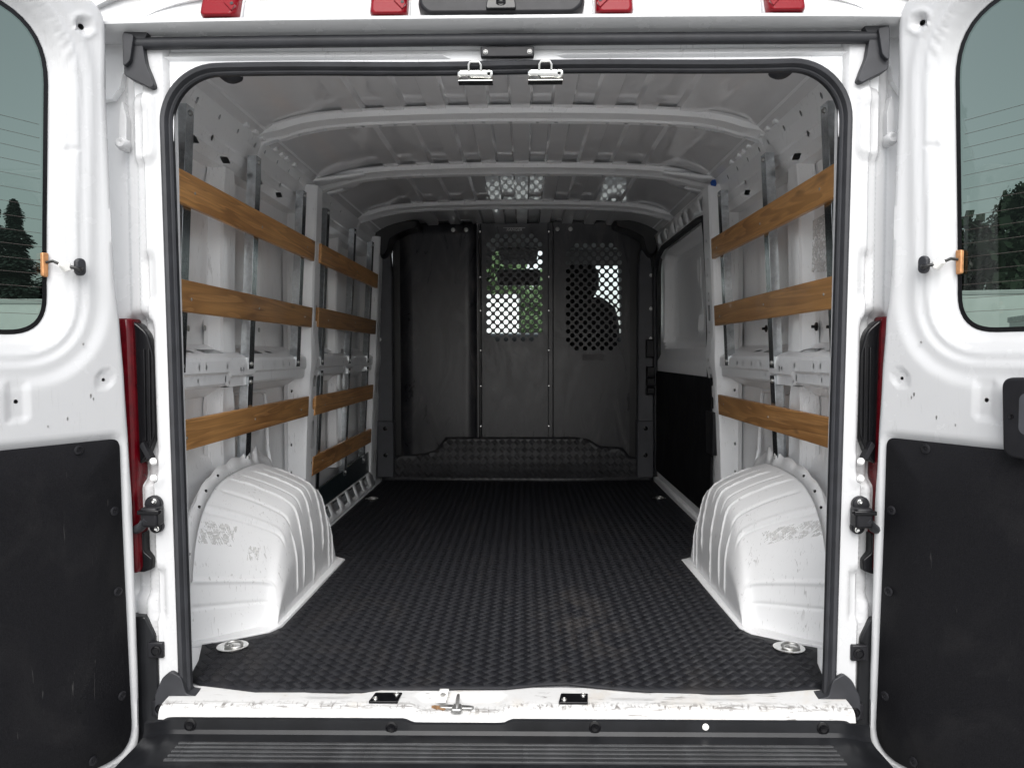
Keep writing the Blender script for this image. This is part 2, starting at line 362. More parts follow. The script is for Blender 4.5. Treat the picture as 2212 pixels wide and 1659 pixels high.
    def mesh(s, name, mat, smooth=35, merge=True):
        me = bpy.data.meshes.new(name); me.from_pydata(s.v, [], s.f)
        bm = bmesh.new(); bm.from_mesh(me)
        if merge: bmesh.ops.remove_doubles(bm, verts=bm.verts, dist=1e-6)
        loose = [v for v in bm.verts if not v.link_faces]
        if loose: bmesh.ops.delete(bm, geom=loose, context='VERTS')
        bmesh.ops.recalc_face_normals(bm, faces=bm.faces); bm.to_mesh(me); bm.free()
        if smooth:
            me.shade_smooth(); me.set_sharp_from_angle(angle=math.radians(smooth))
        me.materials.append(M[mat]); return me
    def build(s, name, mat, parent=None, smooth=35, bevel=0.0, seg=2, solid=0.0, solid_off=0.0):
        o = bpy.data.objects.new(name, s.mesh(name, mat, smooth)); reg(o, parent)
        if solid:
            md = o.modifiers.new('thick', 'SOLIDIFY'); md.thickness = solid; md.offset = solid_off
        if bevel:
            md = o.modifiers.new('bevel', 'BEVEL'); md.width = bevel; md.segments = seg; md.limit_method = 'ANGLE'; md.angle_limit = math.radians(32); md.harden_normals = False
        return o
def place(name, me, loc, parent, rot=None):
    o = bpy.data.objects.new(name, me); reg(o, parent); o.location = loc
    if rot is not None: o.rotation_euler = rot
    return o
def bolt_mesh(name, r, h, mat, n=12):       # button head along +Z, shared between alike bolts
    return MB().lathe([(r*1.25, 0), (r*1.25, h*0.2), (r, h*0.25), (r*0.92, h*0.75), (r*0.6, h), (r*0.42, h), (r*0.36, h*0.7), (0.0001, h*0.7)], (0, 0, 0), (0, 0, 1), n).mesh(name, mat, 40)
RY = {1: (0, -PI/2, 0), -1: (0, PI/2, 0)}   # side=1 (right wall): +Z of the bolt turns to -X; left wall: to +X
RB = (PI/2, 0, 0)                           # +Z -> -Y (towards the camera)

# ------------------------------------------------------------------ the ground
g = MB().add([(-400, -400, GROUND), (400, -400, GROUND), (400, 600, GROUND), (-400, 600, GROUND)], [(0, 1, 2, 3)]).build('ground', 'pale_concrete', None, 0)
g['kind'] = 'structure'

# ------------------------------------------------------------------ the van
van = thing('cargo_van', 'white cargo van seen through its open rear doors with empty load bay', 'van', (0, 0, GROUND))
def xwall(z): return 0.838+(1.25-z)*0.052         # inner face of the wall rails (tumblehome)
SK = 0.975                                        # outer skin half width
def roofz(x):
    a = np.abs(x)/0.87; return 1.652-0.028*a**2-0.068*a**9

# --- floor pan, body skin
MB().box(-0.96, 0.96, 0.02, 4.4, -0.10, -0.008).build('floor_pan', 'inner_white', van, bevel=0.004)
for sd_ in (-1, 1):
    def fsk(U, V, sd_=sd_):
        x = SK-0.012*smoothstep(0.9, 1.5, V)
        x = x-0.010*smoothstep(0.0, 0.03, -sd_rr(U, V, 0.46, 1.12, 0.20, 0.22, 0.05))
        x = x-0.008*smoothstep(0.0, 0.03, -sd_rr(U, V, 1.05, 1.12, 0.20, 0.22, 0.05))
        x = x+0.006*smoothstep(0.86, 0.88, V)-0.006*smoothstep(0.895, 0.905, V)
        r = np.hypot(U-0.78, V-(-0.05)); x = x-0.028*(1-smoothstep(0.50, 0.58, r))
        return np.stack([sd_*x, U, V], 1)
    mb = MB(); mb.sheet(fsk, [(0.03, -0.35), (4.9, -0.35), (4.9, 0.95), (4.35, 1.585), (0.03, 1.585)],
                        holes=[roundpoly([(3.5, 0.95), (4.75, 0.95), (4.25, 1.46), (3.5, 1.46)], 0.06)], grid=(0.035, 0.035))
    mb.build('side_skin', 'inner_white', van, 40)

# --- roof skin with pressed corrugations
ys = list(np.arange(-0.02, 4.31, 0.06)); xs = []
bw = 0.0715; x = -0.87
edges = [(-9.0+i)*bw for i in range(19)]           # 18 bands between -0.64 and 0.64
prof = [(-0.885, 0.0), (-0.87, 0), (-0.84, 0), (-0.80, 0), (-0.76, 0), (-0.72, 0), (-0.69, 0.0)]
for i in range(18):
    up = 0.011 if i % 2 == 0 else -0.008
    prof += [(edges[i]+0.0045, up), (edges[i]+bw/2, up), (edges[i+1]-0.0045, up)]
prof += [(-p, q) for p, q in prof[:7][::-1]]
mb = MB(); rows = []
for y in ys: rows.append([(px_, y, float(roofz(px_))+q) for px_, q in prof])
mb.loft(rows, closed=False, cap=False); roof = mb.build('roof', 'roof_white', van, 28)
# outer roof shell
mb = MB(); mb.loft([[(-0.985, y, 1.48)]+[(xx, y, float(roofz(xx*0.9))+0.04) for xx in np.linspace(-0.975, 0.975, 21)]+[(0.985, y, 1.48)] for y in (-0.02, 4.35)], closed=False, cap=False)
mb.build('outer_roof', 'body_white', van, 40)

# --- roof bows
def bow(y0, w, zc, gus=False):
    path = []
    for xx in np.linspace(-0.80, 0.80, 33): path.append((xx, float(roofz(xx))-0.012-zc))
    endp = [(-0.90, path[0][1]-0.075), (-0.895, path[0][1]-0.05), (-0.878, path[0][1]-0.022), (-0.845, path[0][1]-0.006)]
    path = endp+path+[(-a, b) for a, b in endp[::-1]]
    sec = [(0.0, 0.018), (0.018, 0.016), (0.030, 0.0), (0.030+w*0.42, -0.006), (0.034+w*0.46, -0.012), (w, -0.014), (w+0.004, 0.010)]
    mb = MB(); n = len(path)
    L = [0.0]
    for i in range(1, n): L.append(L[-1]+math.dist(path[i-1], path[i]))
    L = np.array(L); PX = np.array([p[0] for p in path]); PZ = np.array([p[1] for p in path]); TX = np.gradient(PX, L); TZ = np.gradient(PZ, L)
    sl = np.array([0]+list(np.cumsum([math.dist(sec[i], sec[i+1]) for i in range(len(sec)-1)]))); SY = np.array([s_[0] for s_ in sec]); SN = np.array([s_[1] for s_ in sec])
    def f(U, V):
        px_ = np.interp(U, L, PX); pz = np.interp(U, L, PZ); tx = np.interp(U, L, TX); tz = np.interp(U, L, TZ); ln = np.hypot(tx, tz)
        sy = np.interp(V, sl, SY); sn = np.interp(V, sl, SN)
        return np.stack([px_-sn*tz/ln, y0+sy, pz+sn*tx/ln], 1)
    mid = L[-1]/2; hs_ = []; vf = (sl[4]+sl[5])/2+0.002
    for d in (0.0, 0.095, 0.16, 0.34, 0.405, 0.46, 0.52, 0.565):
        for sg in ((1,) if d == 0 else (-1, 1)):
            hs_.append(rrect(mid+sg*d, vf, 0.006 if d != 0.565 else 0.014, 0.0055, 0.002, 2))
    if not gus:
        for sg in (-1, 1):
            hs_.append(rrect(mid+sg*0.70, vf, 0.055, 0.010, 0.009, 4)); hs_.append(rrect(mid+sg*0.855, vf-0.002, 0.030, 0.012, 0.006, 4))
    mb.sheet(f, [(0, 0), (L[-1], 0), (L[-1], sl[-1]), (0, sl[-1])], hs_, lines=[[(0.0, v_), (L[-1], v_)] for v_ in sl[1:-1]], grid=(0.03, 0.5))
    return mb.build('roof_bow', 'inner_white', van, 28)
bow(0.825, 0.108, 0.010)
bow(1.590, 0.128, 0.012, True)
bow(2.425, 0.112, 0.010)
bow(0.10, 0.08, 0.010, True)
# gusset brackets at the ends of the middle bow
for sd_ in (-1, 1):
    def fg(U, V, sd_=sd_): return np.stack([sd_*(0.90-U), 1.56+V, 1.548+U*0.22-0.002*np.sin(V*40)], 1)
    mb = MB(); mb.sheet(fg, [(0.0, -0.03), (0.16, 0.02), (0.24, 0.05), (0.24, 0.13), (0.17, 0.24), (0.05, 0.30), (0.0, 0.30)],
                        [rrect(0.095, 0.10, 0.065, 0.016, 0.008), rrect(0.085, 0.155, 0.055, 0.016, 0.008), rrect(0.07, 0.21, 0.045, 0.016, 0.008)], grid=(0.03, 0.03))
    mb.build('roof_gusset', 'inner_white', van, 30, solid=0.012, solid_off=1)

# --- cant rail with its punched holes
def along(profile, sd_):
    pr = [(abs(a), b) for a, b in profile]
    sl = np.array([0]+list(np.cumsum([math.dist(pr[i], pr[i+1]) for i in range(len(pr)-1)]))); A_ = np.array([p[0] for p in pr]); B_ = np.array([p[1] for p in pr])
    return sl, lambda U, V: np.stack([sd_*np.interp(V, sl, A_), U, np.interp(V, sl, B_)], 1)
def diamond(cx, cy, hx, hy): return roundpoly([(cx-hx, cy), (cx, cy-hy), (cx+hx, cy), (cx, cy+hy)], 0.004, 2)
for sd_ in (-1, 1):
    pr = [(0.835, 1.578), (0.868, 1.562), (0.872, 1.548), (0.884, 1.520), (0.886, 1.512), (0.892, 1.470), (0.896, 1.464), (0.902, 1.435), (0.922, 1.408), (0.968, 1.402)]
    sl, f = along(pr, sd_)
    hs_ = []
    for y in (0.39, 0.55, 0.70, 0.86, 0.96, 1.10, 1.24, 1.38, 1.9, 2.1, 2.5): hs_.append(circle(y, sl[3]-0.008, 0.007, 10, 0.010))
    for y in (0.53, 1.18, 0.84, 2.0, 2.35): hs_.append(circle(y, (sl[5]+sl[6])/2+0.006, 0.008, 10, 0.010))
    for y in (0.42, 0.66, 0.97, 1.20, 1.85, 2.45): hs_.append(diamond(y, sl[7]+0.010, 0.045, 0.013))
    mb = MB(); mb.sheet(f, [(0.01, 0), (3.12, 0), (3.12, sl[-1]), (0.01, sl[-1])], hs_, lines=[[(0.01, v_), (3.12, v_)] for v_ in sl[1:-1]], grid=(0.15, 0.5))
    mb.build('cant_rail', 'inner_white', van, 8)
    for k, y in enumerate((0.72, 0.80, 0.87, 1.02, 1.09, 1.15, 1.25)):
        MB().box(sd_*0.866-0.010, sd_*0.866+0.010, y, y+0.025+0.01*(k % 3), 1.552, 1.566).build('weld_tab', 'inner_white', van, bevel=0.004)

# --- belt rail (shelf-like rail half way up the walls)
for sd_, spans in ((-1, ((0.05, 1.465), (1.60, 2.92))), (1, ((0.05, 1.50),))):
    for y0, y1 in spans:
        pr = [(0.970, 0.838), (0.955, 0.826), (0.905, 0.806), (0.888, 0.796), (0.884, 0.786), (0.884, 0.752), (0.892, 0.744), (0.893, 0.716), (0.898, 0.708), (0.935, 0.702), (0.972, 0.672)]
        sl, f0 = along(pr, sd_)
        def f(U, V, f0=f0, y0=y0, sd_=sd_):
            W = f0(U, V); jog = smoothstep(0.0, 0.01, (U-y0)-0.56)*(1-smoothstep(0.0, 0.01, (U-y0)-0.78))
            k = (V > sl[4]) & (V < sl[7]); W[:, 2] -= 0.012*jog*k; return W
        hs_ = []; vt = (sl[1]+sl[2])/2; vf = (sl[4]+sl[5])/2; vl = (sl[6]+sl[7])/2
        for d, hx in ((0.36, 0.030), (0.52, 0.075), (0.90, 0.062), (1.06, 0.030)):
            if y0+d+hx < y1-0.05: hs_.append(rrect(y0+d, vt, hx, 0.016 if hx > .05 else 0.010, 0.006, 3))
        for d in (0.33, 0.38, 0.54, 0.655, 0.68, 0.88, 0.99, 1.10, 1.18): 
            if y0+d < y1-0.04: hs_.append(circle(y0+d, vf, 0.0055, 8, 0.009))
        for d, ry in ((0.34, 0.007), (0.545, 0.011), (0.575, 0.005), (0.85, 0.005), (1.06, 0.005)):
            if y0+d < y1-0.04: hs_.append(circle(y0+d, vl, 0.005, 8, ry))
        mb = MB(); mb.sheet(f, [(y0, 0), (y1, 0), (y1, sl[-1]), (y0, sl[-1])], hs_, lines=[[(y0, v_), (y1, v_)] for v_ in sl[1:-1]], grid=(0.02, 0.5))
        mb.build('belt_rail', 'inner_white', van, 12)

# --- vertical wall posts (hat sections) behind the racks
def post(sd_, yc, z0, z1, hw=0.058, dep=0.05, slot=True):
    pr = [(yc-hw-0.035, SK-0.004), (yc-hw-0.012, SK-0.008), (yc-hw, SK-dep+0.006), (yc-hw+0.008, SK-dep), (yc+hw-0.008, SK-dep), (yc+hw, SK-dep+0.006), (yc+hw+0.008, SK-0.008), (yc+hw+0.04, SK-0.004)]
    sl = np.array([0]+list(np.cumsum([math.dist(pr[i], pr[i+1]) for i in range(len(pr)-1)]))); Ya = np.array([p[0] for p in pr]); Xa = np.array([p[1] for p in pr])
    def f(U, V):
        tz = (V-z0)/(z1-z0); y = np.interp(U, sl, Ya); xx = np.interp(U, sl, Xa)
        yy = yc+(y-yc)*(1-0.28*smoothstep(0.86, 1.0, tz))+0.012*smoothstep(0.25, 0.0, tz)*0
        return np.stack([sd_*(xx-0.012*smoothstep(0.9, 1.5, V)), yy, V], 1)
    hs_ = []
    if slot:
        us = (sl[5]+sl[6])/2
        for zz in np.arange(z0+0.07, z1-0.08, 0.13): hs_.append(rrect(us, zz, 0.006, 0.032, 0.005, 3))
    mb = MB(); mb.sheet(f, [(0, z0), (sl[-1], z0), (sl[-1], z1), (0, z1)], hs_, lines=[[(v_, z0), (v_, z1)] for v_ in sl[1:-1]], grid=(0.5, 0.03))
    mb.build('wall_post', 'inner_white', van, 24)
for sd_ in (-1, 1):
    post(sd_, 0.715, 0.80, 1.41); post(sd_, 0.70, 0.36, 0.70)
    # inner stiffener edges of the lower bay
    mb = MB(); mb.tube([(sd_*(SK-0.010), 1.17, 0.66), (sd_*(SK-0.010), 1.19, 0.60), (sd_*(SK-0.012), 1.19, 0.52), (sd_*(SK-0.030), 1.14, 0.44), (sd_*(SK-0.045), 1.14, 0.36)], 0.007, 6)
    mb.tube([(sd_*(SK-0.010), 0.84, 0.665), (sd_*(SK-0.010), 1.12, 0.665), (sd_*(SK-0.010), 1.17, 0.655)], 0.005, 6)
    mb.build('stiffener_bead', 'inner_white', van, 50)
    # small trim clips left in the skin
    for y, z in ((0.50, 0.885), (0.62, 0.89), (0.98, 0.895), (1.12, 0.90)):
        if sd_ > 0:
            mb = MB(); mb.lathe([(0.004, 0), (0.014, 0.004), (0.014, 0.007), (0.005, 0.011), (0.005, 0.02), (0.0001, 0.021)], (sd_*(SK-0.008), y, z), (-sd_, 0, 0), 10); mb.build('trim_clip', 'dark_plastic', van)
        else:
            mb = MB(); mb.lathe([(0.009, 0), (0.009, 0.002), (0.006, 0.0025), (0.0001, 0.001)], (sd_*(SK-0.008), y, z), (-sd_, 0, 0), 10); mb.build('skin_plug', 'zinc_dull', van)
post(-1, 2.22, 0.80, 1.41); post(-1, 2.22, 0.22, 0.70)

# --- load bay pillars (B/C pillar between the racks, with punched openings)
def pillar(sd_, ya, yb, z0=0.0, z1=1.53):
    pr = [(ya-0.075, SK-0.008), (ya-0.040, SK-0.016), (ya-0.022, 0.930), (ya-0.010, 0.890), (ya+0.002, 0.868), (ya+0.014, 0.861), (yb-0.014, 0.861), (yb-0.004, 0.868), (yb, 0.885), (yb+0.01, SK-0.02)]
    sl = np.array([0]+list(np.cumsum([math.dist(pr[i], pr[i+1]) for i in range(len(pr)-1)]))); Ya = np.array([p[0] for p in pr]); Xa = np.array([p[1] for p in pr])
    def f(U, V):
        y = np.interp(U, sl, Ya); xx = np.interp(U, sl, Xa); dx = (1.0-V)*0.045
        w = np.clip((SK-xx)/0.12, 0, 1)
        bul = smoothstep(0.68, 0.77, V)*(1-smoothstep(0.79, 0.90, V))
        low = 1-smoothstep(0.52, 0.60, V)
        yy = y+w*(0.030*low*(U > sl[6]-0.001)-0.016*bul*(U < sl[5])-0.02*low*(U < sl[5]))
        return np.stack([sd_*(xx+dx*w-0.010*bul*w), yy, V], 1)
    um = (sl[5]+sl[6])/2; hw = (sl[6]-sl[5])/2
    hs_ = [rrect(um, 0.985, hw*0.34, 0.034, 0.010), rrect(um, 0.690, hw*0.42, 0.026, 0.016), rrect(um, 0.590, hw*0.42, 0.026, 0.016), rrect(um, 0.455, hw*0.52, 0.062, 0.02), rrect(um, 0.16, hw*0.4, 0.04, 0.012)]
    for zz in (1.30, 1.22, 1.15, 1.07, 1.04, 0.90, 0.86, 0.78, 0.745, 0.64, 0.53, 0.37, 0.33, 0.27): hs_.append(circle(um+0.2*hw*math.sin(zz*50), zz, 0.0045, 8, 0.007))
    for zz in (0.65, 0.53, 0.42, 0.30): hs_.append(circle((sl[1]+sl[2])/2, zz, 0.005, 8, 0.007))
    mb = MB(); mb.sheet(f, [(0, z0), (sl[-1], z0), (sl[-1], z1), (0, z1)], hs_, lines=[[(v_, z0), (v_, z1)] for v_ in sl[1:-1]], grid=(0.5, 0.02))
    o = mb.build('load_bay_pillar', 'inner_white', van, 26)
    MB().box(sd_*(SK-0.03)-0.005, sd_*(SK-0.03)+0.005, ya+0.0, yb-0.0, z0, z1).build('pillar_lining', 'inner_white', o)
    return o
pillar(-1, 1.495, 1.605); pr_ = pillar(1, 1.530, 1.665)
MB().prism(roundpoly([(1.550, 0.36), (1.670, 0.36), (1.685, 0.55), (1.550, 0.55)], 0.012), lambda a, b, h: (h, a, b), 0.868, 0.905).build('lock_cover', 'black_plastic', pr_, bevel=0.004)
pillar(-1, 2.935, 3.06)

# --- wheel wells
def arch(t, P):
    P = np.array(P); L = np.concatenate([[0], np.cumsum(np.hypot(*np.diff(P, axis=0).T))]); L /= L[-1]
    # Catmull-like smooth by dense interpolation of a chaikin-smoothed polyline
    Q = P
    for _ in range(3):
        R_ = [Q[0]]
        for i in range(len(Q)-1): R_ += [Q[i]*0.75+Q[i+1]*0.25, Q[i]*0.25+Q[i+1]*0.75]
        R_.append(Q[-1]); Q = np.array(R_)
    L = np.concatenate([[0], np.cumsum(np.hypot(*np.diff(Q, axis=0).T))]); L /= L[-1]
    return np.interp(t, L, Q[:, 0]), np.interp(t, L, Q[:, 1])
WALLP = [(0.285, -0.01), (0.300, 0.10), (0.320, 0.24), (0.370, 0.345), (0.47, 0.415), (0.60, 0.440), (0.88, 0.440), (1.02, 0.40), (1.14, 0.29), (1.20, 0.14), (1.215, -0.01)]
INP = [(0.435, -0.01), (0.465, 0.07), (0.510, 0.17), (0.585, 0.255), (0.70, 0.312), (0.83, 0.335), (0.96, 0.335), (1.05, 0.295), (1.11, 0.21), (1.15, 0.10), (1.165, -0.01)]
wells = {}
for sd_ in (-1, 1):
    TN, SN_ = 360, 90
    T = np.linspace(0, 1, TN); yw, zw = arch(T, WALLP); yi, zi = arch(T, INP)
    cy, cz = 0.80, 0.0
    rows = []
    grid_V = np.zeros((TN, SN_, 3))
    S = np.linspace(0, 1, SN_)
    for j, s_ in enumerate(S):
        if s_ < 0.56:                       # across from the wall to the shoulder
            u = s_/0.56; ax = 0.925+(0.725-0.925)*u; k = u**1.25
            y = yw+(yi-yw)*k; z = zw+(zi-zw)*(0.72*u+0.28*u**3)
        else:                               # down the inner cheek towards the floor
            u = (s_-0.56)/0.44; ax = 0.725-0.034*min(1, u*2.2)**0.6
            # cheek: rows shrink from the shoulder to a baseline at the floor
            y = yi; z = zi*(1-u)+(-0.01)*u
            yb0 = 0.435+(1.165-0.435)*T
            y = yi*(1-0.55*u)+(yb0*0.25+yi*0.75)*0.55*u
        grid_V[:, j, 0] = ax; grid_V[:, j, 1] = y; grid_V[:, j, 2] = z
    # soften the shoulder
    for _ in range(10):
        G2 = grid_V.copy(); G2[:, 1:-1] = 0.25*grid_V[:, :-2]+0.5*grid_V[:, 1:-1]+0.25*grid_V[:, 2:]; grid_V = G2
    # pressed beads: ridges running from the wall over the shoulder and down the cheek
    nr = np.zeros_like(grid_V); du = np.gradient(grid_V, axis=0); dv = np.gradient(grid_V, axis=1); nr = np.cross(du, dv); nr /= np.linalg.norm(nr, axis=2, keepdims=True)+1e-9
    if nr[TN//2, 10, 2] < 0: nr = -nr
    TT, SS = np.meshgrid(T, S, indexing='ij'); h = np.zeros_like(TT)
    for tc, s0, s1, hh, wd in ((0.335, 0.14, 0.60, -0.0035, 0.005), (0.40, 0.12, 0.93, 0.0048, 0.0030), (0.445, 0.14, 0.62, -0.003, 0.004), (0.505, 0.18, 0.97, 0.0048, 0.0030), (0.555, 0.20, 0.62, -0.003, 0.004), (0.62, 0.22, 0.86, 0.0048, 0.0030), (0.70, 0.40, 0.97, 0.0045, 0.003), (0.78, 0.60, 0.95, 0.004, 0.003), (0.33, 0.64, 0.93, 0.004, 0.003)):
        drift = tc+0.05*(SS-0.56)*(tc-0.3)*3
        h += hh*np.exp(-((TT-drift)/wd)**2)*smoothstep(s0-0.03, s0+0.03, SS)*(1-smoothstep(s1-0.03, s1+0.03, SS))
    # two horizontal beads on the camera-facing end
    for tc, hh, wd in ((0.072, -0.0035, 0.0035), (0.122, 0.005, 0.0045), (0.262, -0.004, 0.004), (0.275, 0.003, 0.006)):
        h += hh*np.exp(-((TT-tc)/wd)**2)*smoothstep(0.06, 0.12, SS)*(1-smoothstep(0.52, 0.66, SS))
    grid_V += nr*h[..., None]
    wells[sd_] = (grid_V, nr)
    GV = grid_V.copy(); GV[..., 0] *= sd_
    mb = MB(); mb.loft([[tuple(GV[i, j]) for j in range(SN_)] for i in range(TN)], closed=False, cap=False)
    o = mb.build('wheel_well', 'well_white', van, 60)
    # floor flange
    fl = [(0.885, 0.315), (0.885, 0.285), (0.80, 0.318), (0.70, 0.385), (0.678, 0.43), (0.660, 1.18), (0.70, 1.21), (0.885, 1.25)]
    MB().prism([(sd_*a, b) for a, b in fl], lambda a, b, hh: (a, b, hh), -0.008, 0.0035).build('well_flange', 'well_white', o, bevel=0.002)
    # wall flange with torn-looking upper lip, pinch-welded to the skin
    lip = []; low = []
    tt = np.linspace(0.12, 0.72, 60); yl, zl = arch(tt, WALLP)
    cen = np.array([0.78, 0.12])
    outp = []; inp = []
    for k in range(60):
        d = np.array([yl[k], zl[k]])-cen; d /= np.linalg.norm(d); tk = tt[k]
        w = 0.022+0.010*abs(math.sin(k*0.42))
        w += 0.035*math.exp(-((tk-0.545)/0.010)**2)+0.026*math.exp(-((tk-0.59)/0.014)**2)
        outp.append((yl[k]+d[0]*w, zl[k]+d[1]*w)); inp.append((yl[k]-d[0]*0.012, zl[k]-d[1]*0.012))
    mb = MB(); vv = [(sd_*(0.920-0.030*((p[1]) > 0)), p[0], p[1]) for p in inp]+[(sd_*0.905, p[0], p[1]) for p in outp]
    mb.add(vv, [(k, k+1, 61+k, 60+k) for k in range(59)]); mb.build('well_lip', 'well_white', o, 60, solid=0.002)
    # holes punched in the lip, torn label residue
    for k in (14, 18, 24, 5):
        p = outp[k]; q = inp[k]; c = (p[0]*0.55+q[0]*0.45, p[1]*0.55+q[1]*0.45)
        MB().prism(diamond(c[0], c[1], 0.004, 0.0055), lambda a, b, hh: (hh, a, b), sd_*0.898, sd_*0.8965 if False else sd_*0.892).build('lip_hole', 'dark_plastic', o)
def well_patch(sd_, t0, t1, s0, s1, seed, name='label_residue', mat='residue'):
    GV, nr = wells[sd_]; rng = random.Random(seed); TN, SN_ = GV.shape[:2]
    def samp(t, s_):
        i = min(max(t*(TN-1), 0), TN-1.001); j = min(max(s_*(SN_-1), 0), SN_-1.001); a, b = int(i), int(j); fi, fj = i-a, j-b
        p = (GV[a, b]*(1-fi)*(1-fj)+GV[a+1, b]*fi*(1-fj)+GV[a, b+1]*(1-fi)*fj+GV[a+1, b+1]*fi*fj)+nr[a, b]*0.0012
        return (sd_*p[0], p[1], p[2])
    nS, nT = 110, 30; vv = []; ff = []; idx = {}
    ph = rng.random()*9
    for a in range(nS):
        for b in range(nT):
            fa, fb = a/(nS-1), b/(nT-1)
            e = min(fa, 1-fa, 0.6*fb+0.02, 0.6*(1-fb)+0.02)
            tear = 0.45*math.sin(fa*17+ph+2*math.sin(fb*5))+0.45*math.sin(fb*11+fa*29+ph*2)+0.35*math.sin(fa*83+fb*37+ph)+rng.uniform(-0.15, 0.15)
            if tear > (-0.1 if e < 0.05 else 0.35 if e < 0.15 else 0.62): continue
            q = [(a, b), (a+1, b), (a+1, b+1), (a, b+1)]; fi = []
            for k in q:
                if k not in idx:
                    idx[k] = len(vv); vv.append(samp(t0+(t1-t0)*k[1]/nT, s0+(s1-s0)*k[0]/nS))
                fi.append(idx[k])
            ff.append(tuple(fi))
    return MB().add(vv, ff).build(name, mat, [c for c in van.children if c.name.startswith('wheel_well')][0 if sd_ < 0 else 1], 60)
well_patch(-1, 0.196, 0.244, 0.10, 0.31, 3); well_patch(-1, 0.170, 0.205, 0.40, 0.47, 11)
well_patch(1, 0.212, 0.246, 0.05, 0.44, 8)

MB().sheet(lambda U, V: np.stack([SK-0.026+0*U, U, V], 1), [(0.50, 1.05), (0.63, 1.06), (0.625, 1.22), (0.505, 1.225)], grid=(0.04, 0.04)).build('sticker_residue', 'residue', van, 0)
# --- lower left wall between pillar and bulkhead: dark kick strip and slotted floor flange
MB().prism(roundpoly([(1.52, 0.055), (2.92, 0.055), (2.92, 0.205), (1.52, 0.175)], 0.01), lambda a, b, h: (h, a, b), -0.925, -0.915).build('kick_strip', 'dark_strip', van, bevel=0.002)
pl = [(1.50, 0.0), (2.95, 0.0), (2.95, 0.085), (1.50, 0.085)]
mb = MB(); mb.sheet(lambda U, V: np.stack([-0.882-V*0.35, U, V-0.004], 1), pl, [rrect(y, 0.052, 0.048, 0.024, 0.008, 3) for y in (1.66, 1.84, 2.02, 2.20, 2.38, 2.56, 2.74)], grid=(0.1, 0.03))
mb.build('slotted_flange', 'inner_white', van, 30, solid=0.003)

# --- right side: sliding door seen from inside
sl_d = 0.905
def fsd(U, V):
    d = sd_rr(U, V, 2.28, 1.12, 0.62, 0.285, 0.09)
    x = sl_d-0.010*np.exp(-((d-0.012)/0.012)**2)+0.060*smoothstep(0.0, 0.032, -d)+0.012*smoothstep(0.070, 0.078, -d)
    x = x-0.016*np.exp(-((U-2.22-0.06*(V-1.1))/0.012)**2)*smoothstep(0.06, 0.10, -d)
    x = x-0.014*np.exp(-((U-2.28-0.06*(V-1.1))/0.009)**2)*smoothstep(0.06, 0.10, -d)
    x = x-0.02*smoothstep(0.80, 0.76, V)
    return np.stack([x, U, V], 1)
sld = MB().sheet(fsd, roundpoly([(1.62, 0.03), (3.04, 0.03), (3.04, 1.36), (2.92, 1.46), (1.62, 1.46)], 0.06), grid=(0.02, 0.02)).build('sliding_door', 'inner_white', van, 50)
MB().prism(roundpoly([(1.60, 0.075), (3.005, 0.075), (3.005, 0.700), (1.60, 0.700)], 0.03), lambda a, b, h: (h, a, b), 0.872, 0.884).build('trim_board', 'trim_board', sld, bevel=0.003)
MB().tube([(0.900, 1.70, 0.02), (0.895, 1.70, 0.6), (0.884, 1.70, 1.1), (0.872, 1.71, 1.34), (0.870, 1.74, 1.425), (0.876, 1.9, 1.44), (0.88, 2.85, 1.44), (0.872, 2.98, 1.40), (0.866, 3.05, 1.30), (0.872, 3.055, 0.8), (0.886, 3.05, 0.05)], 0.016, 8).build('door_seal', 'rubber', van, 60)
for z0, z1, y0 in ((0.60, 0.66, 3.0), (0.66, 0.73, 3.0), (0.55, 0.60, 3.0), (0.78, 0.90, 3.03)):
    MB().prism(roundpoly([(y0, z0), (y0+0.07, z0), (y0+0.07, z1-0.004), (y0, z1-0.004)], 0.01), lambda a, b, h: (h, a, b), 0.815, 0.862).build('door_latch', 'black_plastic', van, bevel=0.004)
mb = MB(); mb.sheet(lambda U, V: np.stack([0.868+0.0*U-V*0.25, U, 1.462+V*0.97], 1), [(1.62, -0.02), (3.02, -0.02), (3.02, 0.072), (1.62, 0.072)], [rrect(1.74, 0.03, 0.05, 0.022, 0.015)]+[rrect(y, 0.028, 0.014, 0.020, 0.004, 3) for y in (2.05, 2.18, 2.40, 2.62, 2.80)], grid=(0.1, 0.03)); mb.build('door_track', 'inner_white', van, 30, solid=0.002)
MB().prism([(0.87, -0.012), (0.87, 0.022), (0.885, 0.030), (0.955, 0.055), (0.955, -0.012)], lambda a, b, h: (a, h, b), 1.60, 3.06).build('door_threshold', 'inner_white', van, bevel=0.006)

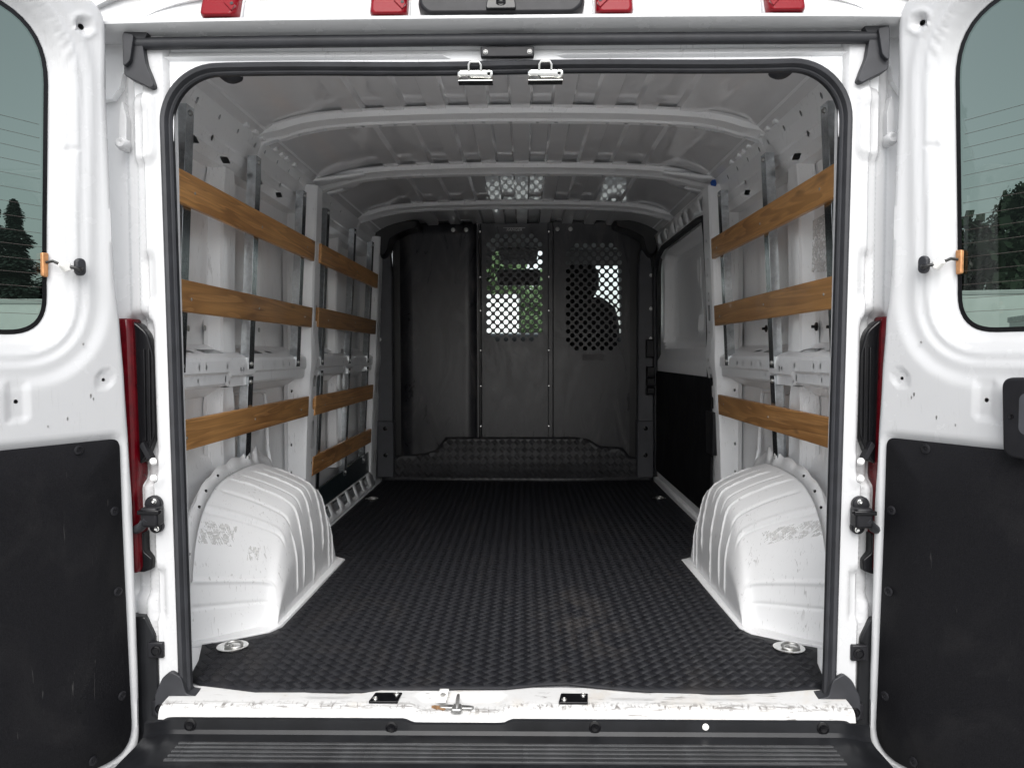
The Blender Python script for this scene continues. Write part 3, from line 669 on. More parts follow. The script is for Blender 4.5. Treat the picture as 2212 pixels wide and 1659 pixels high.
# --- D pillar jambs (pressed sheet around the rear opening)
def jamb(sd_):
    pr = [(0.778, 0.035), (0.782, 0.0), (0.792, -0.010), (0.836, -0.012), (0.846, 0.004), (0.862, 0.008), (0.868, 0.016), (0.889, 0.020), (0.900, 0.030), (0.950, 0.030), (0.985, 0.045), (0.992, 0.10)]
    sl = np.array([0]+list(np.cumsum([math.dist(pr[i], pr[i+1]) for i in range(len(pr)-1)]))); Xa = np.array([p[0] for p in pr]); Ya = np.array([p[1] for p in pr])
    def f(U, V):
        x = np.interp(U, sl, Xa); y = np.interp(U, sl, Ya); xm = x
        dy = np.zeros_like(U)
        d = sd_rr(xm, V, 0.842, 1.335, 0.027, 0.072, 0.010); dy -= 0.012*smoothstep(0.012, -0.006, d)
        d = sd_rr(xm, V, 0.842, 1.325, 0.017, 0.052, 0.008); dy += 0.005*smoothstep(0.008, -0.006, d)
        d = sd_rr(xm, V, 0.838, 0.985, 0.016, 0.055, 0.010); dy += 0.010*smoothstep(0.006, -0.008, d)
        d = sd_rr(xm, V, 0.832, 0.235, 0.013, 0.060, 0.008); dy += 0.012*smoothstep(0.006, -0.008, d)
        for zc in (0.555, 0.515): dy -= 0.004*smoothstep(0.019, 0.015, np.hypot(xm-0.829, V-zc))
        d = sd_rr(xm, V, 0.870, 0.70, 0.038, 0.20, 0.035); dy += 0.030*smoothstep(0.012, -0.012, d)
        d = sd_rr(xm, V, 0.880, 0.32, 0.034, 0.10, 0.02); dy += 0.020*smoothstep(0.012, -0.012, d)
        dx = 0.010*smoothstep(1.22, 1.18, V)*(1-smoothstep(0.92, 0.98, V))*0+0.012*(1.3-V)*(U > sl[3])*0
        lean = -(0.010)*smoothstep(1.2, 0.0, V)*(x < 0.85)
        return np.stack([sd_*(x+lean+dx), y+dy, V], 1)
    mb = MB(); mb.sheet(f, [(0, -0.30), (sl[-1], -0.30), (sl[-1], 1.60), (0, 1.60)], lines=[[(v_, -0.30), (v_, 1.60)] for v_ in sl[1:-1]], grid=(0.006, 0.012))
    o = mb.build('rear_pillar', 'body_white', van, 45)
    bm_ = bolt_mesh('jamb_bolt_mesh', 0.007, 0.007, 'bolt_white')
    for zc in (0.555, 0.515): place('jamb_bolt', bm_, (sd_*0.829, -0.016, zc), o, RB)
    return o
jl = jamb(-1); jr = jamb(1)
def tail_light(sd_):
    o = None
    # black housing with ribs on the jamb side
    hp = roundpoly([(0.835, 0.62), (0.835, 0.80), (0.850, 0.858), (0.880, 0.885), (0.905, 0.885), (0.905, 0.545), (0.868, 0.545), (0.852, 0.575)], 0.012)
    h = MB().prism([(sd_*a, b) for a, b in hp], lambda a, b, hh: (a, hh, b), 0.010, 0.09).build('tail_light', 'gloss_black', van, bevel=0.004)
    for xx in (0.846, 0.858):
        MB().box(*sorted((sd_*(xx-0.002), sd_*(xx+0.002))), 0.005, 0.012, 0.60, 0.82).build('housing_rib', 'gloss_black', h, bevel=0.001)
    lp = [(0.880, 0.0), (0.886, -0.010), (0.905, -0.014), (0.935, 0.0), (0.935, 0.09), (0.880, 0.09)]
    zs = [0.285, 0.30, 0.86, 0.892]; sh = [0.006, 0.0, 0.0, 0.004]
    lean = lambda z: 0.012*(0.9-z)/0.6
    mb = MB(); mb.loft([[(sd_*(a-lean(z)*0.9+s_), b+s_, z) for a, b in lp] for z, s_ in zip(zs, sh)]); mb.build('lens', 'tail_red', h, 30, bevel=0.004)
    lo = roundpoly([(0.848, 0.292), (0.868, 0.285), (0.905, 0.285), (0.905, 0.38), (0.866, 0.38), (0.866, 0.335), (0.846, 0.318)], 0.004)
    MB().prism([(sd_*a, b) for a, b in lo], lambda a, b, hh: (a, hh, b), 0.004, 0.08).build('lower_housing', 'gloss_black', h, bevel=0.003)
    MB().prism([(sd_*a, b) for a, b in roundpoly([(0.840, 0.560), (0.850, 0.556), (0.868, 0.590), (0.860, 0.600)], 0.003)], lambda a, b, hh: (a, hh, b), -0.004, 0.02).build('housing_tab', 'black_plastic', h, bevel=0.002)
tail_light(-1); tail_light(1)
def check_strap(sd_):
    c = MB().box(*sorted((sd_*0.806, sd_*0.846)), -0.052, -0.012, 0.405, 0.452).build('check_strap', 'black_plastic', van, bevel=0.006)
    MB().lathe([(0.020, 0), (0.020, 0.014), (0.014, 0.018), (0.0001, 0.018)], (sd_*0.828, -0.012, 0.455), (0, -1, 0), 14).build('boss', 'black_plastic', c, bevel=0.002)
    MB().lathe([(0.016, 0), (0.016, 0.014), (0.010, 0.018), (0.0001, 0.018)], (sd_*0.822, -0.012, 0.402), (0, -1, 0), 14).build('boss', 'black_plastic', c, bevel=0.002)
    MB().box(*sorted((sd_*0.800, sd_*0.851)), -0.056, -0.040, 0.436, 0.446).build('clasp', 'gloss_black', c, bevel=0.002)
    MB().tube([(sd_*0.832, -0.045, 0.425), (sd_*0.842, -0.040, 0.414), (sd_*0.855, -0.030, 0.402), (sd_*0.875, -0.012, 0.392)], 0.0105, 10).build('arm', 'rubber', c, 60)
    bm_ = bolt_mesh('strap_bolt_mesh', 0.005, 0.006, 'chrome')
    place('bolt', bm_, (sd_*0.822, -0.031, 0.463), c, RB); place('bolt', bm_, (sd_*0.817, -0.031, 0.398), c, RB)
check_strap(-1); check_strap(1)
def jamb_bracket(sd_):
    pl = roundpoly([(0.840, 0.135), (0.862, 0.180), (0.905, 0.180), (0.905, -0.16), (0.835, -0.16), (0.832, -0.02)], 0.006)
    o = MB().prism([(sd_*a, b) for a, b in pl], lambda a, b, h: (a, h, b), -0.006, 0.03).build('bumper_bracket', 'bumper_plastic', van, bevel=0.003)
    for z in (0.104, -0.036):
        xx = 0.829 if z > 0 else 0.822
        MB().box(*sorted((sd_*(xx-0.016), sd_*(xx+0.022))), -0.020, -0.006, z-0.019, z+0.019).build('bracket_tab', 'black_plastic', o, bevel=0.003)
        MB().lathe([(0.012, 0), (0.012, 0.003), (0.008, 0.004), (0.0075, 0.006), (0.0001, 0.006)], (sd_*xx, -0.020, z), (0, -1, 0), 14).build('bolt', 'gloss_black', o)
jamb_bracket(-1); jamb_bracket(1)

# --- rear header, gutter, roof rear panel
hd = MB().sheet(lambda U, V: np.stack([U, 0.004-0.012*np.exp(-((V-1.497)/0.004)**2)*(np.abs(U) > 0.14)+0.03*smoothstep(1.508, 1.53, V), V], 1),
                roundpoly([(-0.86, 1.30), (-0.775, 1.30), (-0.770, 1.462), (0.770, 1.462), (0.775, 1.30), (0.86, 1.30), (0.87, 1.545), (-0.87, 1.545)], [0.01, 0.01, 0.11, 0.11, 0.01, 0.01, 0.02, 0.02], 8), grid=(0.02, 0.006)).build('rear_header', 'inner_white', van, 50)
MB().prism([(0.006, 1.462), (0.05, 1.470), (0.13, 1.55), (0.13, 1.62), (0.03, 1.60), (0.012, 1.545)], lambda a, b, h: (h, a, b), -0.84, 0.84).build('header_beam', 'inner_white', van, bevel=0.004)
mb = MB(); prof_ = [(0.030, 1.543), (-0.030, 1.546), (-0.060, 1.550), (-0.066, 1.554), (-0.066, 1.560), (-0.058, 1.565), (-0.036, 1.568), (-0.028, 1.572), (-0.020, 1.60), (0.02, 1.70), (0.08, 1.725)]
rows = []
for xx in np.linspace(-1, 1, 61):
    xr = xx*0.965; sag = -0.003*abs(xx)**2; shr = 0.0
    rows.append([(xr, a+(0.02*shr if a < -0.03 else 0)+0.012*abs(xx)**6, b+sag) for a, b in prof_])
mb.loft(rows, closed=False, cap=False); rear_panel = mb.build('roof_rear_panel', 'body_white', van, 30)
MB().tube([(-0.862, -0.020, 1.522), (-0.5, -0.021, 1.5235), (0, -0.022, 1.524), (0.5, -0.021, 1.5235), (0.862, -0.020, 1.522)], 0.0135, 10).build('weatherstrip', 'rubber', van, 60)
for sd_ in (-1, 1):
    cp = roundpoly([(0.872, 1.548), (0.815, 1.546), (0.828, 1.515), (0.822, 1.475), (0.812, 1.450), (0.803, 1.424), (0.812, 1.418), (0.840, 1.432), (0.872, 1.448)], 0.006)
    MB().prism([(sd_*a, b) for a, b in cp], lambda a, b, h: (a, h, b), -0.030, 0.01).build('corner_cap', 'rubber', van, bevel=0.008, seg=3)
    cp2 = roundpoly([(0.868, 1.540), (0.842, 1.535), (0.848, 1.50), (0.852, 1.475), (0.868, 1.462)], 0.008)
    MB().prism([(sd_*a, b) for a, b in cp2], lambda a, b, h: (a, h, b), -0.042, -0.026).build('corner_cap_pad', 'rubber', van, bevel=0.006, seg=3)
    # small dark buffers under the header corners, hinge knuckles
    MB().lathe([(0.028, 0), (0.028, 0.006), (0.018, 0.014), (0.0001, 0.016)], (sd_*0.655, 0.05, 1.476), (0, -0.2, -1), 16).build('buffer_pad', 'rubber', van, 50)
    MB().lathe([(0.014, 0), (0.014, 0.02), (0.010, 0.026), (0.006, 0.026), (0.0001, 0.022)], (sd_*0.893, 0.01, 1.30), (0, -1, 0), 14).build('hinge_knuckle', 'body_white', van)
    MB().prism(roundpoly([(sd_*0.884, 1.285), (sd_*0.903, 1.285), (sd_*0.900, 1.36), (sd_*0.892, 1.40), (sd_*0.882, 1.36)], 0.006), lambda a, b, h: (a, h, b), -0.004, 0.025).build('hinge_arm', 'body_white', van, bevel=0.004)
# striker catch plate and hook latches on the header
cpl = MB().box(-0.052, 0.070, -0.022, -0.006, 1.486, 1.509).build('catch_plate', 'black_plastic', van, bevel=0.002)
bm_ = bolt_mesh('catch_bolt_mesh', 0.0045, 0.005, 'zinc_dull')
for xx in (-0.041, 0.060): place('bolt', bm_, (xx, -0.022, 1.496), cpl, RB)
for xc in (-0.066, 0.096):
    pl_ = roundpoly([(xc-0.040, 1.437), (xc+0.041, 1.437), (xc+0.041, 1.459), (xc-0.040, 1.459)], 0.003)
    hk = MB().sheet(lambda U, V: np.stack([U, -0.014+0.022*smoothstep(1.448, 1.439, V), V], 1), pl_, [circle(xc+0.032, 1.450, 0.0035, 12), rrect(xc-0.024, 1.443, 0.009, 0.003, 0.003)], grid=(0.01, 0.003)).build('hook_latch', 'chrome', van, 50, solid=0.0025)
    MB().tube([(xc-0.014, -0.017, 1.458), (xc-0.014, -0.022, 1.468), (xc-0.010, -0.024, 1.474), (xc+0.010, -0.024, 1.474), (xc+0.014, -0.022, 1.468), (xc+0.014, -0.017, 1.458)], 0.0032, 8).build('hook', 'chrome', hk, 60)
    MB().box(xc-0.040, xc+0.041, -0.010, 0.02, 1.4355, 1.4385).build('latch_base', 'chrome', hk, bevel=0.001)
# clearance lamps
for xc in (-0.642, -0.258, 0.250, 0.633):
    ring = lambda k, y, dz: [(xc+a*k, y+(b-1.60)*0.4, b*1.0+dz) for a, b in [(p[0], p[1]) for p in rrect(0, 1.60, 0.043, 0.034, 0.012)]]
    lamp = MB().loft([ring(1.10, -0.018, 0), ring(1.08, -0.026, 0)]).build('clearance_lamp', 'body_white', van, bevel=0.002)
    MB().loft([ring(1.0, -0.024, 0), ring(0.98, -0.040, -0.001), ring(0.90, -0.050, 0.0), ring(0.80, -0.054, 0.002)]).build('lens', 'red_lens', lamp, 35, bevel=0.003)
    sg = 1 if xc < 0 else -1
    MB().prism(roundpoly([(xc+sg*0.012, 1.60), (xc+sg*0.034, 1.575), (xc+sg*0.040, 1.59), (xc+sg*0.026, 1.62)], 0.003), lambda a, b, h: (a, h+(b-1.60)*0.4, b), -0.058, -0.045).build('screw_ear', 'red_lens', lamp, bevel=0.003)
    MB().lathe([(0.004, 0), (0.004, 0.006), (0.0001, 0.006)], (xc+sg*0.033, -0.056, 1.592), (0, -1, 0.3), 10).build('screw', 'black_plastic', lamp)
# high brake light housing with camera
cz = roundpoly([(-0.190, 1.70), (-0.192, 1.585), (-0.172, 1.562), (0.162, 1.562), (0.184, 1.585), (0.182, 1.70)], 0.012)
ch = MB().loft([[(a, -0.020+(b-1.57)*0.35, b) for a, b in cz], [(a, -0.050+(b-1.57)*0.35, b) for a, b in cz], [(a*0.97-0.0001, -0.066+(b-1.57)*0.35, 1.57+(b-1.57)*0.93+0.004) for a, b in cz]]).build('brake_light_housing', 'black_plastic', van, 35, bevel=0.005)
MB().prism(roundpoly([(-0.038, 1.570), (0.030, 1.570), (0.026, 1.598), (0.014, 1.606), (-0.022, 1.606), (-0.034, 1.598)], 0.006), lambda a, b, h: (a, h+(b-1.57)*0.3, b), -0.078, -0.05).build('camera_housing', 'dark_plastic', ch, bevel=0.005, seg=3)
MB().lathe([(0.011, 0), (0.011, 0.006), (0.008, 0.008), (0.007, 0.005), (0.004, 0.006), (0.0001, 0.007)], (-0.004, -0.070, 1.586), (0, -1, -0.1), 18).build('camera_lens', 'gloss_black', ch)

# --- rubber seal round the opening
def seal():
    pts = []
    xs_ = lambda z: 0.789-(1.36-z)*0.0145
    for z in np.linspace(-0.035, 1.34, 36): pts.append((-xs_(z), z))
    for a in np.linspace(0, PI/2, 14)[1:]: pts.append((-0.789+0.125*(1-math.cos(a)), 1.342+0.127*math.sin(a)))
    for xx in np.linspace(-0.64, 0.64, 33)[:-1]: pts.append((xx, 1.469+0.0015*math.sin(xx*9)))
    pts += [(-a, b) for a, b in pts[:49][::-1]]
    P = np.array(pts); Tn = np.gradient(P, axis=0); Tn /= np.linalg.norm(Tn, axis=1)[:, None]; Nn = np.stack([-Tn[:, 1], Tn[:, 0]], 1)   # points outward-left
    sec = [(-0.0125, 0.012), (-0.0128, -0.002), (-0.0095, -0.006), (-0.006, -0.0055), (-0.0045, -0.010), (-0.001, -0.0165), (0.005, -0.0185), (0.0105, -0.015), (0.0128, -0.008), (0.0125, 0.002), (0.010, 0.012)]
    wob = 0.0008
    rings = []
    for i in range(len(P)):
        w = 1+wob*math.sin(i*0.9)
        rings.append([(P[i, 0]+Nn[i, 0]*a*w, b*w, P[i, 1]+Nn[i, 1]*a*w) for a, b in sec])
    MB().loft(rings, True, True).build('door_opening_seal', 'rubber', van, 40)
seal()
for sd_ in (-1, 1):     # moulded rubber boots where the seal meets the sill
    prof_ = roundpoly([(0.820, -0.062), (0.836, -0.05), (0.834, 0.0), (0.815, 0.040), (0.795, 0.055), (0.770, 0.040), (0.760, 0.0), (0.735, -0.004), (0.728, -0.014), (0.760, -0.030), (0.792, -0.040), (0.800, -0.062)], 0.008)
    MB().prism([(sd_*a, b) for a, b in prof_], lambda a, b, h: (a, h, b), -0.022, 0.02).build('seal_boot', 'rubber', van, bevel=0.007, seg=3)

# --- rear sill with latch pocket
def fsill(U, V):
    sy = np.array([0.0, 0.06, 0.078, 0.090, 0.097, 0.102, 0.112]); Y_ = np.array([0.045, -0.020, -0.040, -0.052, -0.058, -0.061, -0.063]); Z_ = np.array([-0.003, -0.005, -0.007, -0.011, -0.017, -0.024, -0.034])
    y = np.interp(V, sy, Y_); z = np.interp(V, sy, Z_)
    pk = smoothstep(0.012, -0.020, sd_rr(U, V, -0.105, 0.085, 0.105, 0.055, 0.02))
    z = z-0.011*pk; y = y-0.004*pk
    for xc in (-0.42, 0.30, 0.52): z = z-0.003*smoothstep(0.01, -0.01, sd_rr(U, V, xc, 0.03, 0.05, 0.02, 0.01))
    return np.stack([U, y-0.015, z], 1)
sill = MB().sheet(fsill, [(-0.80, 0), (0.80, 0), (0.80, 0.112), (-0.80, 0.112)], grid=(0.008, 0.005)).build('rear_sill', 'sill_white', van, 60)
bm_ = bolt_mesh('sill_bolt_mesh', 0.006, 0.004, 'chrome')
for x0 in (-0.318, 0.125):
    p = MB().prism(roundpoly([(x0, -0.052), (x0+0.068, -0.052), (x0+0.072, -0.004), (x0+0.008, -0.004)], 0.003), lambda a, b, h: (a, b, h), -0.010, -0.001).build('striker_plate', 'gloss_black', sill, bevel=0.0015)
    place('bolt', bm_, (x0+0.014, -0.038, -0.001), sill); place('bolt', bm_, (x0+0.060, -0.014, -0.001), sill)
st = MB().prism(roundpoly([(-0.152, -0.058), (-0.075, -0.062), (-0.070, -0.052), (-0.085, -0.046), (-0.150, -0.042)], 0.006), lambda a, b, h: (a, b, h), -0.018, -0.011).build('latch_striker', 'zinc_dull', sill, bevel=0.002)
MB().tube([(-0.110, -0.073, -0.012), (-0.110, -0.066, -0.006), (-0.110, -0.045, 0.004), (-0.110, -0.030, 0.004), (-0.110, -0.026, -0.008)], 0.004, 8).build('striker_loop', 'zinc_dull', sill, 60)
MB().prism(roundpoly([(-0.124, -0.078), (-0.097, -0.078), (-0.100, -0.045), (-0.120, -0.045)], 0.008), lambda a, b, h: (a, b, h), -0.018, -0.007).build('striker_base', 'zinc_dull', sill, bevel=0.003)
MB().sheet(lambda U, V: np.stack([U, V, -0.004-0.03*(V+0.03)*0+0.010*smoothstep(-0.05, 0.0, V)], 1), [(-0.160, -0.050), (-0.138, -0.050), (-0.134, 0.000), (-0.156, 0.000)], [circle(-0.147, -0.022, 0.007, 14)], grid=(0.005, 0.005)).build('latch_bracket', 'white_plastic', sill, 40, solid=0.002)
MB().prism([(-0.168+0.02*math.cos(a)*(1+0.3*math.sin(3*a)), -0.052+0.008*math.sin(a)*(1+0.4*math.cos(5*a))) for a in np.linspace(0, 2*PI, 20)[:-1]], lambda a, b, h: (a+0.02, b, h), -0.017, -0.0125).build('rust_stain', 'rust', sill)

# --- rear bumper step
bp = MB()
mb = MB(); rows = []
prof_ = [(-0.076, -0.20), (-0.076, -0.030), (-0.080, -0.027), (-0.086, -0.030), (-0.089, -0.052), (-0.096, -0.059), (-0.118, -0.062), (-0.222, -0.062), (-0.230, -0.066), (-0.232, -0.075), (-0.226, -0.26)]
def notch(xx): return smoothstep(-0.232, -0.205, xx)*(1-smoothstep(-0.005, 0.02, xx))
for xx in np.linspace(-0.838, 0.838, 181):
    e = smoothstep(0.76, 0.84, abs(xx)); nn = float(notch(xx))
    rows.append([(xx, a+0.02*e, b-0.02*e-(0.009*nn if b > -0.047 else 0)) for a, b in prof_])
bumper = mb.loft(rows, closed=False, cap=False).build('rear_bumper', 'bumper_plastic', van, 30)
rm = MB().box(-0.727, 0.727, -0.0038, 0.0038, -0.002, 0.0045).mesh('tread_rib_mesh', 'rib_plastic', 0)
for y in (-0.136, -0.1535, -0.171, -0.1885, -0.206):
    r_ = place('tread_rib', rm, (0, y, -0.062), bumper); md = r_.modifiers.new('bevel', 'BEVEL'); md.width = 0.0015; md.segments = 2
for xc in (-0.721, -0.258, 0.206, 0.722):
    MB().lathe([(0.014, 0), (0.014, 0.002), (0.009, 0.003), (0.008, 0.006), (0.0001, 0.005)], (xc, -0.0875, -0.042 if abs(xc+0.258) > .01 else -0.045), (0, -1, 0.1), 14).build('bumper_bolt', 'gloss_black', bumper)
MB().lathe([(0.0075, 0), (0.0075, 0.002), (0.004, 0.004), (0.0001, 0.004)], (0.457, -0.0875, -0.040), (0, -1, 0.1), 14).build('white_plug', 'white_plastic', bumper)

# --- tie-down rings sunk in the floor
def tie_ring(x, y, k=1.0):
    o = MB().lathe([(0.042*k, 0.0), (0.042*k, 0.003), (0.038*k, 0.0045), (0.032*k, 0.003), (0.022*k, 0.0012), (0.0001, 0.001)], (x, y, 0.003), (0, 0, 1), 22).build('tie_down_cup', 'chrome', van, 50)
    pts = [(x+0.022*k*math.cos(a)+0.004, y+0.016*k*math.sin(a), 0.009+0.003*math.sin(a)) for a in np.linspace(0, 2*PI, 20)]
    MB().tube(pts, 0.0038*k, 8).build('ring', 'zinc_dull', o, 60)
    MB().lathe([(0.007*k, 0), (0.006*k, 0.006), (0.0001, 0.007)], (x-0.004, y, 0.004), (0, 0, 1), 12).build('ring_boss', 'zinc_dull', o)
tie_ring(-0.758, 0.268); tie_ring(0.768, 0.272); tie_ring(-0.80, 2.43, 0.9); tie_ring(0.795, 2.45, 0.9)

# --- rear doors (opened about 118 degrees)
TH = math.radians(28.5)
def rear_door(sd_):
    h0 = Vector((sd_*0.89, -0.07, 0)); dr = Vector((sd_*math.sin(TH), -math.cos(TH), 0)); nrm = Vector((-sd_*math.cos(TH), -math.sin(TH), 0))   # nrm: inner face, towards the viewer
    if sd_ > 0: h0 = h0-dr*0.020
    def mp(S_, Z_, D_):
        S_, Z_, D_ = np.broadcast_arrays(np.asarray(S_, float), np.asarray(Z_, float), np.asarray(D_, float))
        return np.stack([h0.x+dr.x*S_+nrm.x*D_, h0.y+dr.y*S_+nrm.y*D_, Z_], -1)
    one = lambda s_, z, d: tuple(mp(s_, z, d).tolist())
    glass = roundpoly([(0.098, 1.538), (0.116, 1.02), (0.119, 0.849), (0.66, 0.849), (0.66, 1.538)], [0.15, 0.10, 0.10, 0.12, 0.14], 10)
    edge = [(-0.010, 1.60), (-0.007, 1.38), (-0.012, 1.15), (-0.018, 0.96), (-0.027, 0.89), (-0.036, 0.747), (-0.049, 0.457), (-0.055, 0.063), (-0.055, -0.15)]
    outer = roundpoly(edge+[(0.79, -0.15), (0.79, 1.60)], [0.07]+[0.03]*7+[0.06, 0.05, 0.06], 8)
    board = roundpoly([(-0.013, 0.617), (-0.016, 0.40), (-0.030, -0.128), (0.75, -0.128), (0.75, 0.617)], [0.022, 0.05, 0.07, 0.05, 0.03], 8)
    ogrid = None
    def depth(U, V):
        P = np.stack([U, V], 1); dg = sd_poly(P, glass); do = -sd_poly(P, outer); db = sd_poly(P, board)
        D_ = -0.024*(1-smoothstep(0.0, 0.030, dg))-0.010*(1-smoothstep(0.033, 0.040, dg))-0.006*(1-smoothstep(0.056, 0.068, dg))-0.008*(1-smoothstep(0.085, 0.118, dg))
        D_ -= 0.016*(1-smoothstep(0.0, 0.016, do))**2
        D_ -= 0.009*(1-smoothstep(-0.002, 0.012, db))
        r = np.hypot(U-0.022, V-0.750); D_ -= 0.0045*(1-smoothstep(0.018, 0.021, r))
        D_ -= 0.0045*(1-smoothstep(-0.002, 0.004, sd_rr(U, V, 0.211, 0.711, 0.018, 0.038, 0.005)))
        r = np.hypot(U-0.047, V-1.527); D_ -= 0.010*(1-smoothstep(0.006, 0.020, r)); D_ += 0.003*np.exp(-((r-0.022)/0.004)**2)
        D_ -= 0.004*(1-smoothstep(0.0, 0.003, sd_rr(U, V, 0.075, 1.255, 0.010, 0.0015, 0.001)))
        return D_
    van_door = MB().sheet(lambda U, V: mp(U, V, depth(U, V)), outer, [glass, circle(0.047, 1.527, 0.0065, 12), circle(0.022, 0.750, 0.004, 10), circle(0.211, 0.711, 0.0045, 10)], grid=(0.0075, 0.0075)).build('rear_door', 'body_white', van, 60)
    # outer skin and edge band give the door its thickness
    MB().sheet(lambda U, V: mp(U, V, -0.062+0*U), outer, [glass], grid=(0.1, 0.1)).build('outer_skin', 'body_white', van_door, 40)
    mb = MB(); n = len(outer); rg = [[one(a, b, d) for a, b in outer] for d in (-0.016, -0.022, -0.062)]
    mb.loft(rg, True, False).build('edge_band', 'body_white', van_door, 30)
    MB().loft([[one(a, b, d) for a, b in glass] for d in (-0.047, -0.062)], True, False).build('window_return', 'body_white', van_door, 40)
    # glass, its black band, heater wires
    MB().sheet(lambda U, V: mp(U, V, -0.052+0*U), glass, grid=(0.1, 0.1)).build('window_glass', 'tinted_glass', van_door, 40)
    cen = np.array([0.40, 1.18])
    ins = [(p[0], p[1]) for p in glass]; GP = np.array(glass)
    def inset(poly, d):
        P = np.array(poly); A_ = np.roll(P, 1, 0); B_ = np.roll(P, -1, 0); t = B_-A_; t /= np.linalg.norm(t, axis=1)[:, None]+1e-12; nn = np.stack([-t[:, 1], t[:, 0]], 1)
        if (nn*(cen-P)).sum() < 0: nn = -nn
        return [tuple(q) for q in P+nn*d]
    MB().sheet(lambda U, V: mp(U, V, -0.049+0*U), glass, [inset(glass, 0.010)]).build('glass_band', 'gloss_black', van_door, 40)
    wm = None
    for k in range(15):
        z = 1.30-k*0.029
        MB().tube([one(0.124, z, -0.0505), one(0.64, z, -0.0505)], 0.00045, 4).build('heater_wire', 'heater', van_door, 0)
    MB().prism(roundpoly([(0.116, 1.026), (0.130, 1.026), (0.130, 0.976), (0.118, 0.974)], 0.003), lambda a, b, h: one(a, b, h), -0.050, -0.040).build('heater_tab', 'copper', van_door, bevel=0.002)
    for s_, z, a_ in ((0.055, 0.715, 0.004), (0.049, 0.708, 0.003), (0.108, 0.668, 0.0035), (0.068, 0.83, 0.002), (-0.03, 0.60, 0.002), (0.15, 0.655, 0.0025)):
        MB().prism([(s_+a_*0.5*math.cos(q)*(1+0.4*math.sin(3*q)), z+a_*1.3*math.sin(q)) for q in np.linspace(0, 2*PI, 9)[:-1]], lambda a, b, h: one(a, b, h), -0.004, 0.0004).build('paint_chip', 'zinc_dull', van_door)
    # grommet, cable and connector
    MB().prism(rrect(0.073, 0.998, 0.0115, 0.019, 0.011, 6), lambda a, b, h: one(a, b, h), -0.006, 0.007).build('grommet', 'rubber', van_door, bevel=0.004, seg=3)
    MB().tube([one(0.073, 0.995, 0.006), one(0.080, 0.990, 0.014), one(0.088, 0.994, 0.010), one(0.096, 0.996, 0.000)], 0.0042, 8).build('cable', 'wire', van_door, 60)
    MB().tube([one(0.112, 1.002, -0.012), one(0.116, 1.008, -0.026), one(0.122, 1.006, -0.040)], 0.0032, 8).build('cable', 'wire', van_door, 60)
    MB().prism(roundpoly([(0.092, 0.988), (0.102, 0.984), (0.116, 0.998), (0.110, 1.008), (0.094, 1.004)], 0.003), lambda a, b, h: one(a, b, h), -0.012, 0.004).build('connector', 'white_plastic', van_door, bevel=0.003)
    # trim board with its fasteners
    bd = MB().sheet(lambda U, V: mp(U, V, -0.0015+0*U), inset_board(board), grid=(0.1, 0.1)).build('trim_board', 'trim_board', van_door, 40, solid=0.005, solid_off=0)
    bd.modifiers.new('bevel', 'BEVEL').width = 0.0015
    rot = Matrix((tuple(dr), (0, 0, 1), tuple(nrm))).transposed()
    if rot.determinant() < 0: rot = Matrix((tuple(-dr), (0, 0, 1), tuple(nrm))).transposed()
    e = rot.to_euler()
    for s_, z in ((0.086, 0.598), (0.006, 0.449), (0.002, 0.262), (-0.003, 0.017), (0.070, -0.103), (0.30, 0.598), (0.55, 0.598), (0.35, -0.105), (0.6, -0.105), (0.738, 0.45), (0.738, 0.1)):
        place('board_fastener', FAST, one(s_, z, 0.001), van_door, e)
    if sd_ < 0:   # torn spot in the left board
        MB().prism([(0.085, 0.020), (0.098, 0.018), (0.108, 0.024), (0.100, 0.036), (0.092, 0.052), (0.086, 0.040)], lambda a, b, h: one(a, b, h), -0.004, 0.0013).build('board_tear', 'dark_plastic', van_door)
    if sd_ > 0:   # inner handle on the right door
        hp = roundpoly([(0.256, 0.758), (0.49, 0.768), (0.49, 0.590), (0.262, 0.604)], [0.02, 0.03, 0.03, 0.02], 6)
        hd_ = MB().loft([[one(a, b, d) for a, b in hp] for d in (0.0, 0.022)]+[[one(0.372+(a-0.372)*0.97, 0.68+(b-0.68)*0.96, 0.028) for a, b in hp]]).build('inner_handle', 'black_plastic', van_door, 35, bevel=0.003)
        rp = rrect(0.377, 0.690, 0.085, 0.040, 0.014, 5)
        MB().loft([[one(a, b, 0.0286) for a, b in rp], [one(0.377+(a-0.377)*0.86, 0.69+(b-0.69)*0.8, 0.0292) for a, b in rp]]).build('handle_frame', 'grey_trim', hd_, 30)
        MB().prism(rrect(0.380, 0.690, 0.070, 0.030, 0.010, 5), lambda a, b, h: one(a, b, h), 0.026, 0.0302).build('handle_pocket', 'gloss_black', hd_)
        MB().lathe([(0.005, 0), (0.005, 0.003), (0.0001, 0.002)], one(0.278, 0.683, 0.027), tuple(nrm), 12).build('screw', 'gloss_black', hd_)
def inset_board(poly):
    P = np.array(poly); c = P.mean(0); d = P-c; return [tuple(p) for p in c+d*np.array([0.992, 0.992])]
FAST = MB().lathe([(0.0105, 0), (0.0105, 0.002), (0.008, 0.0035), (0.0055, 0.0035), (0.005, 0.002), (0.0025, 0.002), (0.002, 0.003), (0.0001, 0.003)], (0, 0, 0), (0, 0, 1), 16).mesh('board_fastener_mesh', 'black_plastic', 40)
rear_door(-1); rear_door(1)

